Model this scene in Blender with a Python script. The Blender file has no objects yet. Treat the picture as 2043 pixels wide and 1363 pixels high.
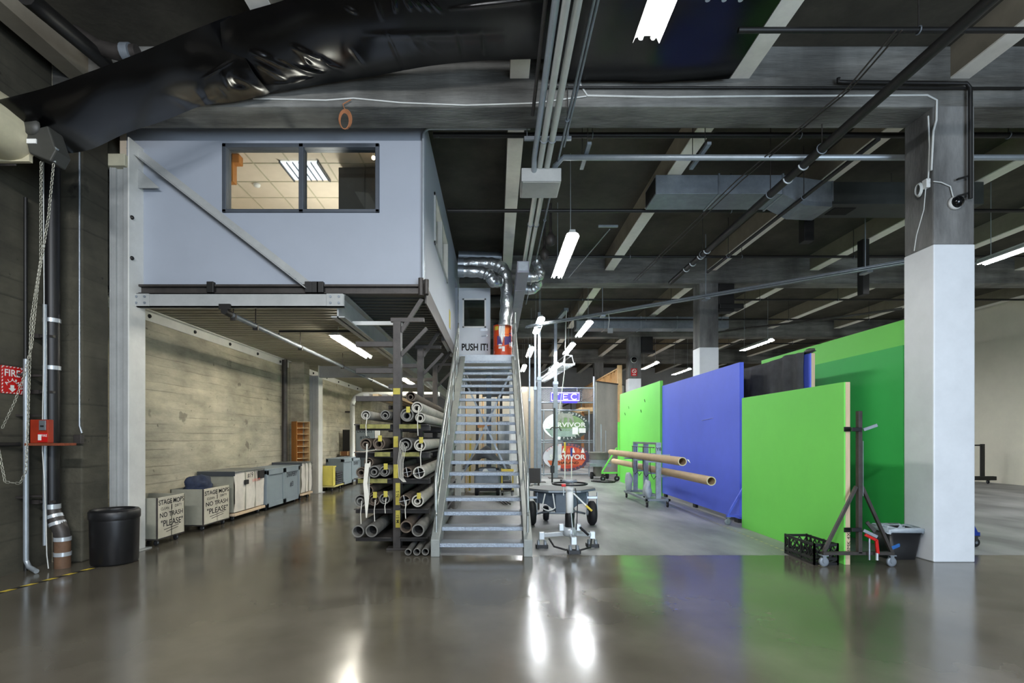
import bpy, bmesh, math, random
from mathutils import Vector, Matrix, noise as mnoise
R = random.Random(7)
C = bpy.context.scene.collection
PI = math.pi
V = Vector
F, HZ, VX, VY = 1021.5, 1.65, 990.0, 872.0

def at(px, py, Y):
    """point of the place seen at a photo pixel, standing at depth Y"""
    return V(((px - VX) * Y / F, Y, HZ - (py - VY) * Y / F))

# ---------------------------------------------------------------- materials
def lin(c):
    return tuple((((v / 255) / 12.92) if v <= 10 else ((v / 255 + .055) / 1.055) ** 2.4) for v in c) + (1,)

def mat(name, col, rough=.6, metal=0.0, var=.12, vs=3.0, bump=0.0, bs=30.0, boards=0, col2=None, stain=0,
        emit=0, stretch=None, spec=.5, rvar=0.0, coat=0, pock=0):
    m = bpy.data.materials.new(name); m.use_nodes = True
    nt = m.node_tree; N = nt.nodes; L = nt.links
    b = N['Principled BSDF']
    b.inputs['Roughness'].default_value = rough
    b.inputs['Metallic'].default_value = metal
    b.inputs['Specular IOR Level'].default_value = spec
    if coat:
        b.inputs['Coat Weight'].default_value = coat; b.inputs['Coat Roughness'].default_value = .08
    if emit:
        b.inputs['Base Color'].default_value = lin(col)
        b.inputs['Emission Color'].default_value = lin(col); b.inputs['Emission Strength'].default_value = emit
        return m
    tc = N.new('ShaderNodeTexCoord'); src = tc.outputs['Object']
    if stretch:
        mp = N.new('ShaderNodeMapping'); mp.inputs['Scale'].default_value = stretch
        L.new(src, mp.inputs['Vector']); vec = mp.outputs['Vector']
    else:
        vec = src
    nz = N.new('ShaderNodeTexNoise'); nz.inputs['Scale'].default_value = vs; nz.inputs['Detail'].default_value = 6
    nz.inputs['Roughness'].default_value = .7
    L.new(vec, nz.inputs['Vector'])
    mr = N.new('ShaderNodeMapRange'); mr.inputs['From Min'].default_value = .3; mr.inputs['From Max'].default_value = .7
    mr.inputs['To Min'].default_value = 1 - var; mr.inputs['To Max'].default_value = 1 + var
    L.new(nz.outputs['Fac'], mr.inputs['Value']); val = mr.outputs['Result']
    def mul(a, bsock):
        x = N.new('ShaderNodeMath'); x.operation = 'MULTIPLY'; L.new(a, x.inputs[0])
        if isinstance(bsock, float): x.inputs[1].default_value = bsock
        else: L.new(bsock, x.inputs[1])
        return x.outputs[0]
    hgt = None
    if boards:
        sx = N.new('ShaderNodeSeparateXYZ'); L.new(src, sx.inputs[0])
        wob = N.new('ShaderNodeTexNoise'); wob.inputs['Scale'].default_value = 1.3; L.new(src, wob.inputs['Vector'])
        wm = mul(wob.outputs['Fac'], .05)
        ad = N.new('ShaderNodeMath'); ad.operation = 'ADD'; L.new(sx.outputs['Z'], ad.inputs[0]); L.new(wm, ad.inputs[1])
        dv = mul(ad.outputs[0], 1.0 / boards)
        fr = N.new('ShaderNodeMath'); fr.operation = 'FRACT'; L.new(dv, fr.inputs[0])
        fl = N.new('ShaderNodeMath'); fl.operation = 'FLOOR'; L.new(dv, fl.inputs[0])
        ln = N.new('ShaderNodeMapRange'); ln.inputs['From Min'].default_value = .0; ln.inputs['From Max'].default_value = .15
        ln.inputs['To Min'].default_value = .5; ln.inputs['To Max'].default_value = 1
        L.new(fr.outputs[0], ln.inputs['Value'])
        # break the line up so that it comes and goes along the wall
        bn = N.new('ShaderNodeTexNoise'); bn.inputs['Scale'].default_value = 2.2; mpb = N.new('ShaderNodeMapping'); mpb.inputs['Scale'].default_value = (.5, .22, 2.4); L.new(src, mpb.inputs['Vector']); L.new(mpb.outputs[0], bn.inputs['Vector'])
        bm_ = N.new('ShaderNodeMapRange'); bm_.inputs['From Min'].default_value = .45; bm_.inputs['From Max'].default_value = .6
        L.new(bn.outputs['Fac'], bm_.inputs['Value'])
        mxl = N.new('ShaderNodeMix'); mxl.data_type = 'FLOAT'
        L.new(bm_.outputs['Result'], mxl.inputs['Factor']); mxl.inputs['A'].default_value = 1
        L.new(ln.outputs['Result'], mxl.inputs['B'])
        wn = N.new('ShaderNodeTexWhiteNoise'); wn.noise_dimensions = '1D'; L.new(fl.outputs[0], wn.inputs['W'])
        wr = N.new('ShaderNodeMapRange'); wr.inputs['To Min'].default_value = .93; wr.inputs['To Max'].default_value = 1.05
        L.new(wn.outputs['Value'], wr.inputs['Value'])
        val = mul(mul(val, mxl.outputs['Result']), wr.outputs['Result']); hgt = mxl.outputs['Result']
    if stain:
        st = N.new('ShaderNodeTexNoise'); st.inputs['Scale'].default_value = .7; st.inputs['Detail'].default_value = 8
        mp2 = N.new('ShaderNodeMapping'); mp2.inputs['Scale'].default_value = (1.4, 1.4, .45)
        L.new(src, mp2.inputs['Vector']); L.new(mp2.outputs['Vector'], st.inputs['Vector'])
        sr = N.new('ShaderNodeMapRange'); sr.inputs['From Min'].default_value = .36; sr.inputs['From Max'].default_value = .56
        sr.inputs['To Min'].default_value = 1 - stain; sr.inputs['To Max'].default_value = 1.04
        L.new(st.outputs['Fac'], sr.inputs['Value']); val = mul(val, sr.outputs['Result'])
    if pock:
        for scl, lo, hi, dark in ((3.2, .66, .72, .55), (9, .70, .74, .45)):
            pk = N.new('ShaderNodeTexNoise'); pk.inputs['Scale'].default_value = scl; pk.inputs['Detail'].default_value = 4; L.new(src, pk.inputs['Vector'])
            pr = N.new('ShaderNodeMapRange'); pr.inputs['From Min'].default_value = lo; pr.inputs['From Max'].default_value = hi; pr.inputs['To Min'].default_value = 1; pr.inputs['To Max'].default_value = dark
            L.new(pk.outputs['Fac'], pr.inputs['Value']); val = mul(val, pr.outputs['Result'])
    hs = N.new('ShaderNodeHueSaturation'); hs.inputs['Color'].default_value = lin(col)
    if col2:
        mx = N.new('ShaderNodeMix'); mx.data_type = 'RGBA'; mx.inputs['A'].default_value = lin(col); mx.inputs['B'].default_value = lin(col2)
        n2 = N.new('ShaderNodeTexNoise'); n2.inputs['Scale'].default_value = vs * .6; n2.inputs['Detail'].default_value = 5
        L.new(vec, n2.inputs['Vector'])
        m2 = N.new('ShaderNodeMapRange'); m2.inputs['From Min'].default_value = .4; m2.inputs['From Max'].default_value = .7
        L.new(n2.outputs['Fac'], m2.inputs['Value']); L.new(m2.outputs['Result'], mx.inputs['Factor'])
        L.new(mx.outputs['Result'], hs.inputs['Color'])
    L.new(val, hs.inputs['Value']); L.new(hs.outputs['Color'], b.inputs['Base Color'])
    if rvar:
        rr = N.new('ShaderNodeMapRange'); rr.inputs['From Min'].default_value = .3; rr.inputs['From Max'].default_value = .7
        rr.inputs['To Min'].default_value = max(0, rough - rvar); rr.inputs['To Max'].default_value = rough + rvar
        L.new(nz.outputs['Fac'], rr.inputs['Value']); L.new(rr.outputs['Result'], b.inputs['Roughness'])
    if bump:
        bz = N.new('ShaderNodeTexNoise'); bz.inputs['Scale'].default_value = bs; bz.inputs['Detail'].default_value = 3
        L.new(vec, bz.inputs['Vector']); h = bz.outputs['Fac']
        if hgt is not None:
            ad2 = N.new('ShaderNodeMath'); ad2.operation = 'ADD'; L.new(h, ad2.inputs[0]); L.new(hgt, ad2.inputs[1]); h = ad2.outputs[0]
        bp = N.new('ShaderNodeBump'); bp.inputs['Strength'].default_value = bump; bp.inputs['Distance'].default_value = .02
        L.new(h, bp.inputs['Height']); L.new(bp.outputs['Normal'], b.inputs['Normal'])
    return m

def glass(name, tint=(235, 240, 240)):
    m = bpy.data.materials.new(name); m.use_nodes = True
    nt = m.node_tree; N = nt.nodes; L = nt.links; N.clear()
    o = N.new('ShaderNodeOutputMaterial'); t = N.new('ShaderNodeBsdfTransparent'); g = N.new('ShaderNodeBsdfGlossy')
    t.inputs['Color'].default_value = lin(tint); g.inputs['Roughness'].default_value = .03
    fr = N.new('ShaderNodeFresnel'); fr.inputs['IOR'].default_value = 1.45; mx = N.new('ShaderNodeMixShader')
    L.new(fr.outputs[0], mx.inputs[0]); L.new(t.outputs[0], mx.inputs[1]); L.new(g.outputs[0], mx.inputs[2]); L.new(mx.outputs[0], o.inputs[0])
    return m

M = dict(
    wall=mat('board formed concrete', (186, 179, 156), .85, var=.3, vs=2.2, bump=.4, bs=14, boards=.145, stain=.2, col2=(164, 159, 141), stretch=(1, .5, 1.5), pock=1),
    wall_shaded=mat('shaded board formed concrete', (76, 73, 61), .85, var=.4, vs=1.6, bump=.4, bs=14, boards=.21, stain=.45, stretch=(1, .5, 1), pock=1),  # near stretch of the same wall, its shade put into the colour
    concrete=mat('grimy concrete', (128, 128, 124), .8, var=.5, vs=2.0, bump=.5, bs=22, stain=.5, stretch=(.3, 1.5, 2.2), col2=(92, 90, 84)),
    column_raw=mat('raw column concrete', (126, 126, 124), .8, var=.5, vs=1.5, bump=.3, bs=18, stain=.4, stretch=(1.6, 1.6, .45)),
    ceil=mat('dark ceiling concrete', (70, 67, 58), .9, var=.45, vs=.9, bump=.2, bs=10),  # dark, unevenly mottled ceiling tone
    joist_shade=mat('joist shaded tone', (140, 132, 116), .85, var=.15, vs=2),  # less lit joist faces, shade put into the colour
    joist=mat('joist lit tone', (250, 246, 236), .8, var=.1, vs=2),  # near-white undersides, light from below put into the colour
    white_wall=mat('painted white wall', (236, 230, 212), .8, var=.05, vs=1.2),
    far_wall=mat('pale block wall', (188, 188, 186), .85, var=.08, vs=1.2),
    office=mat('office wall paint', (164, 171, 182), .6, var=.035, vs=1.0),
    col_white=mat('white column paint', (232, 236, 240), .45, var=.05, vs=2.5, bump=.05, bs=12),
    steel_paint=mat('grey painted steel', (168, 170, 168), .5, var=.12, vs=3, bump=.05, bs=20),
    steel_white=mat('white painted steel', (222, 222, 216), .45, var=.08, vs=3, bump=.05, bs=20),
    steel_cream=mat('cream painted steel', (188, 184, 160), .6, var=.12, vs=4),
    galv=mat('galvanised metal', (168, 176, 184), .38, metal=.75, var=.18, vs=6),
    galv_matt=mat('dull galvanised metal', (136, 144, 152), .5, metal=.35, var=.18, vs=5),
    pipe_white=mat('white pipe lagging', (205, 208, 204), .5, var=.06, vs=4),
    conduit=mat('grey conduit', (170, 178, 184), .4, metal=.5, var=.1, vs=6),
    black_pipe=mat('black sprinkler pipe', (26, 25, 24), .5, var=.25, vs=5),
    dark_steel=mat('dark rack steel', (64, 60, 57), .5, metal=.2, var=.3, vs=6),
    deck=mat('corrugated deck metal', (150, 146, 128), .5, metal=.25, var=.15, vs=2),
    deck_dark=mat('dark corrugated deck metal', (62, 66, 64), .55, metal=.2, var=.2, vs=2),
    stair=mat('stair steel', (150, 158, 166), .42, metal=.45, var=.2, vs=5, rvar=.1),
    stringer=mat('stair stringer paint', (148, 152, 148), .45, metal=.25, var=.15, vs=4),
    tread=mat('diamond plate', (150, 160, 172), .36, metal=.5, var=.3, vs=40, bump=.5, bs=70),
    rail=mat('hand rail pipe', (168, 172, 168), .3, metal=.6, var=.15, vs=6),
    alu=mat('silver metal', (196, 202, 206), .3, metal=.35, var=.1, vs=8),
    foil=mat('foil duct', (196, 200, 202), .3, metal=.85, var=.15, vs=8, bump=.6, bs=18),
    plastic=mat('black plastic sheeting', (9, 9, 10), .24, var=.2, vs=3, bump=.12, bs=2.5, spec=.32),
    black=mat('black plastic', (20, 20, 22), .45, var=.15, vs=5),
    rubber=mat('black rubber', (22, 23, 26), .7, var=.1, vs=6),
    black_cloth=mat('black cloth', (66, 68, 72), .9, var=.25, vs=4, spec=.2),
    blue_cloth=mat('navy cloth', (34, 44, 66), .8, var=.35, vs=9),
    green=mat('chroma green paint', (120, 224, 94), .6, var=.03, vs=1.5),
    green2=mat('darker chroma green paint', (58, 186, 88), .6, var=.05, vs=1.5),
    blue=mat('chroma blue paint', (90, 112, 234), .6, var=.04, vs=1.5),
    blue_edge=mat('blue edge paint', (24, 58, 150), .6, var=.05, vs=1.5),
    plywood=mat('raw plywood edge', (206, 182, 152), .8, var=.12, vs=3, stretch=(8, 8, .8)),
    stud=mat('pine stud', (222, 186, 136), .75, var=.15, vs=3),
    orange_wood=mat('orange varnished wood', (190, 124, 56), .45, var=.22, vs=2.4, stretch=(6, 6, .7)),
    pale_wood=mat('pale wood edge', (214, 186, 140), .6, var=.12, vs=4),
    brown_wood=mat('brown plank', (128, 84, 46), .7, var=.25, vs=4),
    card=mat('cardboard', (196, 172, 140), .8, var=.1, vs=3),
    card_end=mat('cardboard cut end', (218, 204, 178), .85, var=.08, vs=6),
    card_in=mat('cardboard bore', (58, 46, 36), .9, var=.2, vs=4),
    carpet=mat('grey rolled vinyl', (112, 110, 104), .75, var=.3, vs=6),
    carpet2=mat('pale rolled vinyl', (176, 172, 160), .7, var=.18, vs=5),
    carpet3=mat('brown roll', (92, 80, 68), .8, var=.3, vs=5),
    bore=mat('dark bore', (18, 16, 14), .9),
    cart_white=mat('worn white plywood', (206, 200, 180), .65, var=.12, vs=3, col2=(186, 180, 160)),
    canvas=mat('dirty white canvas', (220, 214, 202), .8, var=.12, vs=4, bump=.5, bs=5, stain=.22),
    cart_side=mat('worn grey side', (150, 148, 132), .7, var=.12, vs=3),
    crate_grey=mat('grey crate paint', (130, 142, 148), .5, var=.06, vs=3),
    crate_line=mat('grey crate shadow line', (88, 100, 106), .6),
    lid=mat('dark grey lid', (112, 114, 110), .5, var=.1, vs=3),
    lid_dark=mat('slate lid edge', (62, 66, 70), .6, var=.1, vs=3),
    yellow=mat('yellow plastic', (220, 206, 96), .5, var=.1, vs=4),
    yellow_tag=mat('yellow tag', (184, 170, 70), .7, var=.15, vs=14),
    yellow_lip=mat('worn yellow paint', (134, 130, 72), .8, var=.5, vs=9),
    ink=mat('black marker', (22, 21, 20), .8), ink_blue=mat('slate stencil paint', (46, 52, 60), .8),
    red_ink=mat('faded red stencil', (206, 90, 78), .8), white=mat('white plastic', (236, 236, 232), .5),
    paper=mat('white paper', (240, 240, 238), .8), silver_text=mat('pale lettering', (232, 234, 228), .6),
    red=mat('red sign', (196, 24, 22), .45, var=.05), red_box=mat('red steel box', (156, 48, 24), .45, var=.15, vs=8),
    rust=mat('rusty steel', (126, 62, 36), .8, var=.3, vs=10), clay=mat('brown clay pipe', (104, 78, 58), .7, var=.25, vs=6),
    drum=mat('orange red drum', (214, 74, 30), .4, var=.1, vs=4), purple=mat('purple sticker', (84, 62, 120), .6),
    orange=mat('orange sticker', (232, 120, 48), .6), cream_cloth=mat('cream canvas', (206, 198, 168), .7, var=.12, vs=3),
    motor=mat('dark grey motor', (62, 62, 58), .5, var=.15, vs=6), chain=mat('steel chain', (176, 174, 160), .4, metal=.6, var=.1),
    frame=mat('grey window frame', (86, 92, 100), .45, metal=.3), door=mat('white door', (214, 220, 226), .5, var=.03),
    off_ceil=mat('acoustic tile', (226, 214, 196), .9, var=.06, vs=6), off_wall=mat('office interior paint', (226, 212, 190), .8, var=.04),
    dark_panel=mat('charcoal panel', (56, 52, 48), .6, var=.1), tube_on=mat('lit tube', (255, 252, 244), emit=150),
    tube_far=mat('lit tube', (250, 252, 255), emit=170),
    tube_warm=mat('warm lit tube', (255, 248, 232), emit=92), troffer=mat('lit lens', (240, 246, 255), emit=1.3),
    lampbulb=mat('lit bulb', (255, 220, 170), emit=30), shade=mat('lit shade', (250, 244, 230), emit=1.6),
    neon=mat('neon tube', (220, 206, 255), emit=1.9), neon_back=mat('violet backing', (84, 74, 214), emit=.6),
    reflector=mat('white reflector', (170, 174, 172), .35), oval_glare=mat('painted oval glare', (226, 238, 238), emit=.75),
    oval_dark=mat('dark green oval', (54, 66, 62), .4, var=.3, vs=4), oval_green=mat('green grass band', (120, 150, 100), .5, var=.2, vs=6),
    oval_red=mat('red oval centre', (190, 66, 44), .5, var=.15, vs=5), oval_purple=mat('dusky purple rim', (78, 66, 88), .5, var=.15, vs=5),
    oval_mist=mat('misty green band', (150, 172, 162), .5, var=.2, vs=5), oval_sky=mat('pale oval face', (214, 216, 224), .5, var=.12, vs=3), animal=mat('tan animal', (148, 150, 140), .6, var=.2, vs=8),
    animal_dark=mat('dark animal', (70, 76, 72), .6), flame=mat('orange flame', (214, 106, 66), .5),
    table=mat('dark grey table top', (108, 110, 108), .6, var=.1, vs=5), cart_blue=mat('slate cart body', (84, 94, 106), .5, var=.12, vs=4),
    container=mat('beige grey panel', (172, 170, 160), .7, var=.1, vs=2, stain=.15), beige=mat('beige flat', (200, 188, 166), .8, var=.08, vs=2),
    drum_grey=mat('grey blue barrel', (146, 154, 160), .5, var=.08), tank=mat('grey bracketed tank', (120, 118, 112), .6, var=.15),
    orange_cable=mat('orange cable', (170, 112, 74), .7), cable_white=mat('white cable', (214, 216, 212), .6),
    liner=mat('clear white liner', (176, 186, 194), .35, var=.1, vs=9, bump=.5, bs=25),
    tape_y=mat('yellow tape', (216, 190, 70), .6), tape_k=mat('black tape', (24, 23, 22), .6),
    tape_dash=mat('cream dash', (186, 180, 150), .7), smoke=mat('tinted dome', (14, 15, 17), .08),
    blue_tool=mat('bright blue handle', (40, 110, 190), .5), purple_duct=mat('mauve grey duct', (150, 150, 162), .55, metal=.2, var=.06),
    wglass=glass('window glass'), strip=mat('white strap', (222, 218, 204), .8), olive=mat('yellowed board', (196, 186, 120), .7),
)

def floor_mat():
    m = bpy.data.materials.new('polished concrete floor'); m.use_nodes = True
    nt = m.node_tree; N = nt.nodes; L = nt.links; b = N['Principled BSDF']
    tc = N.new('ShaderNodeTexCoord'); s = tc.outputs['Object']
    def nz(scale, det=6, st=None):
        n = N.new('ShaderNodeTexNoise'); n.inputs['Scale'].default_value = scale; n.inputs['Detail'].default_value = det
        if st:
            mp = N.new('ShaderNodeMapping'); mp.inputs['Scale'].default_value = st; L.new(s, mp.inputs['Vector']); L.new(mp.outputs[0], n.inputs['Vector'])
        else: L.new(s, n.inputs['Vector'])
        return n.outputs['Fac']
    def mr(x, a, b_, c, d):
        n = N.new('ShaderNodeMapRange'); 
        for k, v in zip(('From Min', 'From Max', 'To Min', 'To Max'), (a, b_, c, d)): n.inputs[k].default_value = v
        L.new(x, n.inputs['Value']); return n.outputs['Result']
    cr = N.new('ShaderNodeValToRGB'); e = cr.color_ramp.elements
    e[0].position = .2; e[0].color = lin((68, 64, 55)); e[1].position = .8; e[1].color = lin((112, 107, 95))
    L.new(nz(.8, 8), cr.inputs['Fac'])
    hs = N.new('ShaderNodeHueSaturation'); L.new(cr.outputs['Color'], hs.inputs['Color'])
    # fine worn scratches across the slab, and dark drag marks
    sc = mr(nz(5, 2, (7, .4, 1)), .62, .76, 1, 1.16)
    dk = mr(nz(1.1, 5, (1, .5, 1)), .2, .7, .8, 1.12)
    mu = N.new('ShaderNodeMath'); mu.operation = 'MULTIPLY'; mu.inputs[0].default_value = 1; L.new(dk, mu.inputs[1])
    L.new(mu.outputs[0], hs.inputs['Value'])
    # the aisle behind the stair foot is unpolished, paler concrete
    sp = N.new('ShaderNodeSeparateXYZ'); L.new(s, sp.inputs[0])
    def mth(op, a, b_):
        n = N.new('ShaderNodeMath'); n.operation = op
        for i, v in enumerate((a, b_)):
            if isinstance(v, (int, float)): n.inputs[i].default_value = v
            else: L.new(v, n.inputs[i])
        return n.outputs[0]
    wob = mth('MULTIPLY', nz(3, 4), .1)
    my = mr(mth('ADD', sp.outputs['Y'], wob), 7.17, 7.23, 0, 1); mx_ = mr(sp.outputs['X'], -.95, -.80, 0, 1); msk = mth('MULTIPLY', my, mx_)
    c2 = N.new('ShaderNodeValToRGB'); e2 = c2.color_ramp.elements
    e2[0].position = .36; e2[0].color = lin((112, 113, 112)); e2[1].position = .66; e2[1].color = lin((160, 161, 160)); L.new(nz(1.3, 8, (1, .4, 1)), c2.inputs['Fac'])
    h2 = N.new('ShaderNodeHueSaturation'); L.new(c2.outputs['Color'], h2.inputs['Color']); L.new(sc, h2.inputs['Value'])
    mix = N.new('ShaderNodeMix'); mix.data_type = 'RGBA'; L.new(msk, mix.inputs['Factor']); L.new(hs.outputs['Color'], mix.inputs['A']); L.new(h2.outputs['Color'], mix.inputs['B'])
    L.new(mix.outputs['Result'], b.inputs['Base Color'])
    mf = N.new('ShaderNodeMix'); mf.data_type = 'FLOAT'; L.new(msk, mf.inputs['Factor']); L.new(mr(nz(1.6, 3), .1, .9, .10, .26), mf.inputs['A']); mf.inputs['B'].default_value = .5
    L.new(mf.outputs['Result'], b.inputs['Roughness'])
    b.inputs['Specular IOR Level'].default_value = .7
    bp = N.new('ShaderNodeBump'); bp.inputs['Strength'].default_value = .03; bp.inputs['Distance'].default_value = .02
    L.new(nz(3, 2), bp.inputs['Height']); L.new(bp.outputs['Normal'], b.inputs['Normal'])
    return m
M['floor'] = floor_mat()

# ---------------------------------------------------------------- mesh builder
def basis(d):
    d = d.normalized(); up = V((0, 0, 1)) if abs(d.z) < .95 else V((1, 0, 0))
    s = d.cross(up).normalized(); return s, s.cross(d).normalized()

class MB:
    def __init__(s): s.v = []; s.f = []; s.sm = []
    def add(s, vs, fs, smooth=False):
        o = len(s.v); s.v += [tuple(p) for p in vs]; s.f += [tuple(i + o for i in q) for q in fs]; s.sm += [smooth] * len(fs); return s
    def box(s, x0, x1, y0, y1, z0, z1):
        p = [(x, y, z) for x in (x0, x1) for y in (y0, y1) for z in (z0, z1)]
        return s.add(p, [(0, 1, 3, 2), (4, 6, 7, 5), (0, 4, 5, 1), (2, 3, 7, 6), (0, 2, 6, 4), (1, 5, 7, 3)])
    def bar(s, a, b, w, h, up=None):
        a, b = V(a), V(b); d = b - a
        if up is None: sd, u = basis(d)
        else:
            sd = d.cross(V(up)).normalized(); u = sd.cross(d).normalized()
        p = [q + sd * (i * w / 2) + u * (j * h / 2) for q in (a, b) for i, j in ((-1, -1), (1, -1), (1, 1), (-1, 1))]
        return s.add(p, [(3, 2, 1, 0), (4, 5, 6, 7), (0, 1, 5, 4), (1, 2, 6, 5), (2, 3, 7, 6), (3, 0, 4, 7)])
    def tube(s, pts, r, n=10, caps=True):
        pts = [V(p) for p in pts]; m = len(pts); rs = r if isinstance(r, (list, tuple)) else [r] * m
        o = []; ps = None
        for i, p in enumerate(pts):
            d = (pts[min(i + 1, m - 1)] - pts[max(i - 1, 0)])
            if d.length < 1e-9: d = V((0, 0, 1))
            d.normalize()
            if ps is None: sd, u = basis(d)
            else:
                sd = (ps - d * ps.dot(d))
                if sd.length < 1e-6: sd, u = basis(d)
                sd.normalize(); u = sd.cross(d)
            ps = sd
            o += [p + (sd * math.cos(2 * PI * k / n) + u * math.sin(2 * PI * k / n)) * rs[i] for k in range(n)]
        fs = [(i * n + k, i * n + (k + 1) % n, (i + 1) * n + (k + 1) % n, (i + 1) * n + k) for i in range(m - 1) for k in range(n)]
        s.add(o, fs, True)
        if caps: s.add(o[:n], [tuple(range(n))[::-1]]); s.add(o[-n:], [tuple(range(n))])
        return s
    def cyl(s, a, b, r, n=20): return s.tube([a, b], r, n)
    def lathe(s, prof, c=(0, 0, 0), n=28, ax='Z', smooth=True):
        o = []
        for r, h in prof:
            for k in range(n):
                a = 2 * PI * k / n; x, y = r * math.cos(a), r * math.sin(a)
                q = {'Z': (x, y, h), 'Y': (x, h, y), 'X': (h, x, y)}[ax]
                o.append((q[0] + c[0], q[1] + c[1], q[2] + c[2]))
        fs = [(i * n + k, i * n + (k + 1) % n, (i + 1) * n + (k + 1) % n, (i + 1) * n + k) for i in range(len(prof) - 1) for k in range(n)]
        return s.add(o, fs, smooth)
    def ring(s, a, b, ro, ri, n=24):
        """hollow tube from a to b"""
        a, b = V(a), V(b); sd, u = basis(b - a); o = []
        for p, r in ((a, ri), (a, ro), (b, ro), (b, ri)):
            o += [p + (sd * math.cos(2 * PI * k / n) + u * math.sin(2 * PI * k / n)) * r for k in range(n)]
        for i in range(4):
            j = (i + 1) % 4
            s.add(o[i * n:(i + 1) * n] + o[j * n:(j + 1) * n], [(k, (k + 1) % n, n + (k + 1) % n, n + k) for k in range(n)], i in (1, 3))
        return s
    def prism(s, poly, d):
        """planar polygon (3d points) swept by vector d"""
        n = len(poly); p = [V(q) for q in poly]; q = [a + V(d) for a in p]
        return s.add(p + q, [tuple(range(n))[::-1], tuple(range(n, 2 * n))] + [(i, (i + 1) % n, n + (i + 1) % n, n + i) for i in range(n)])
    def grid(s, fn, nu, nv, smooth=True):
        o = [fn(i / nu, j / nv) for i in range(nu + 1) for j in range(nv + 1)]
        w = nv + 1
        return s.add(o, [(i * w + j, (i + 1) * w + j, (i + 1) * w + j + 1, i * w + j + 1) for i in range(nu) for j in range(nv)], smooth)
    def ball(s, c, r, n=14, m=9, sz=1.0):
        prof = [(max(1e-4, r * math.sin(PI * i / m)), -r * sz * math.cos(PI * i / m)) for i in range(m + 1)]
        return s.lathe(prof, c, n)
    def mesh(s, name, m, merge=False):
        me = bpy.data.meshes.new(name); me.from_pydata(s.v, [], s.f); me.polygons.foreach_set('use_smooth', s.sm)
        bm = bmesh.new(); bm.from_mesh(me); bmesh.ops.recalc_face_normals(bm, faces=bm.faces); bm.to_mesh(me); bm.free()
        me.materials.append(m); me.update(); return me

def link(name, me, parent=None, bevel=0, seg=2, label=None, solid=0):
    o = bpy.data.objects.new(name, me); C.objects.link(o)
    if parent is not None:
        o.parent = parent; o.matrix_parent_inverse = WM[parent.name].inverted()
    WM[o.name] = Matrix.Identity(4)
    if solid:
        md = o.modifiers.new('solid', 'SOLIDIFY'); md.thickness = solid; md.offset = 0
    if bevel:
        md = o.modifiers.new('edge', 'BEVEL'); md.width = bevel; md.segments = seg; md.limit_method = 'ANGLE'; md.angle_limit = math.radians(50)
    if label: o['label'] = label
    return o
WM = {}
def tag(o, label, cat, group=None):
    o['label'] = label; o['category'] = cat
    if group: o['group'] = group
    return o
def thing(name, label, cat, loc=(0, 0, 0), group=None):
    o = bpy.data.objects.new(name, None); C.objects.link(o); o.location = loc; o.empty_display_size = .1
    WM[o.name] = Matrix.Translation(V(loc)); return tag(o, label, cat, group)
def part(name, mb, m, parent, bevel=0, **k): return link(name, mb.mesh(name, M[m]), parent, bevel, **k)
def single(name, mb, m, label, cat, group=None, bevel=0, **k): return tag(link(name, mb.mesh(name, M[m]), None, bevel, **k), label, cat, group)
def struct(name, mb, m, bevel=0, parent=None, **k):
    o = link(name, mb.mesh(name, M[m]), parent, bevel, **k)
    if parent is None: o['kind'] = 'structure'
    return o
def copy_tree(root, loc, label, group=None):
    r = root.copy(); C.objects.link(r); r.location = loc; r['label'] = label
    if group: r['group'] = group
    def rec(src, dst):
        for ch in src.children:
            c = ch.copy(); C.objects.link(c); c.parent = dst; rec(ch, c)
    rec(root, r); return r

_fc = {}
def glyphs(txt, off=0.0, space=1.0):
    cu = bpy.data.curves.new('lettering', 'FONT'); cu.body = txt; cu.size = 1; cu.offset = off; cu.resolution_u = 4
    cu.align_x = 'CENTER'; cu.align_y = 'CENTER'; cu.space_character = space; cu.fill_mode = 'FRONT'
    o = bpy.data.objects.new('lettering', cu); C.objects.link(o)
    dg = bpy.context.evaluated_depsgraph_get(); me = bpy.data.meshes.new_from_object(o.evaluated_get(dg))
    vs = [v.co.copy() for v in me.vertices]; fs = [tuple(p.vertices) for p in me.polygons]
    bpy.data.objects.remove(o); bpy.data.curves.remove(cu); bpy.data.meshes.remove(me)
    return vs, fs
def text(name, txt, size, c, xd, ud, m, parent, off=.0, sx=1.0, space=1.0, lift=.003, wob=0, width=None, **k):
    """flat lettering centred on c, running along xd with its top towards ud"""
    c, xd, ud = V(c), V(xd).normalized(), V(ud).normalized(); nrm = xd.cross(ud)
    vs, fs = glyphs(txt, off, space)
    if width:
        w = max(v.x for v in vs) - min(v.x for v in vs); sx = width / (w * size)
    mb = MB(); mb.add([c + nrm * lift + xd * (v.x * size * sx) + ud * ((v.y + wob * math.sin(v.x * 3)) * size) for v in vs], fs)
    return part(name, mb, m, parent, **k)
def arc_text(name, txt, size, c, xd, ud, rx, rz, a0, a1, m, parent, off=.02, lift=.004, flip=False):
    c, xd, ud = V(c), V(xd).normalized(), V(ud).normalized(); nrm = xd.cross(ud); mb = MB(); n = len(txt)
    for i, ch in enumerate(txt):
        if ch == ' ': continue
        a = math.radians(a0 + (a1 - a0) * (i / max(1, n - 1))); p = c + xd * rx * math.cos(a) + ud * rz * math.sin(a)
        t = (xd * (rx * math.sin(a)) - ud * (rz * math.cos(a))).normalized()
        if flip: t = -t
        u = nrm.cross(t); vs, fs = glyphs(ch, off)
        mb.add([p + nrm * lift + t * (v.x * size) + u * (v.y * size) for v in vs], fs)
    return part(name, mb, m, parent)
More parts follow.
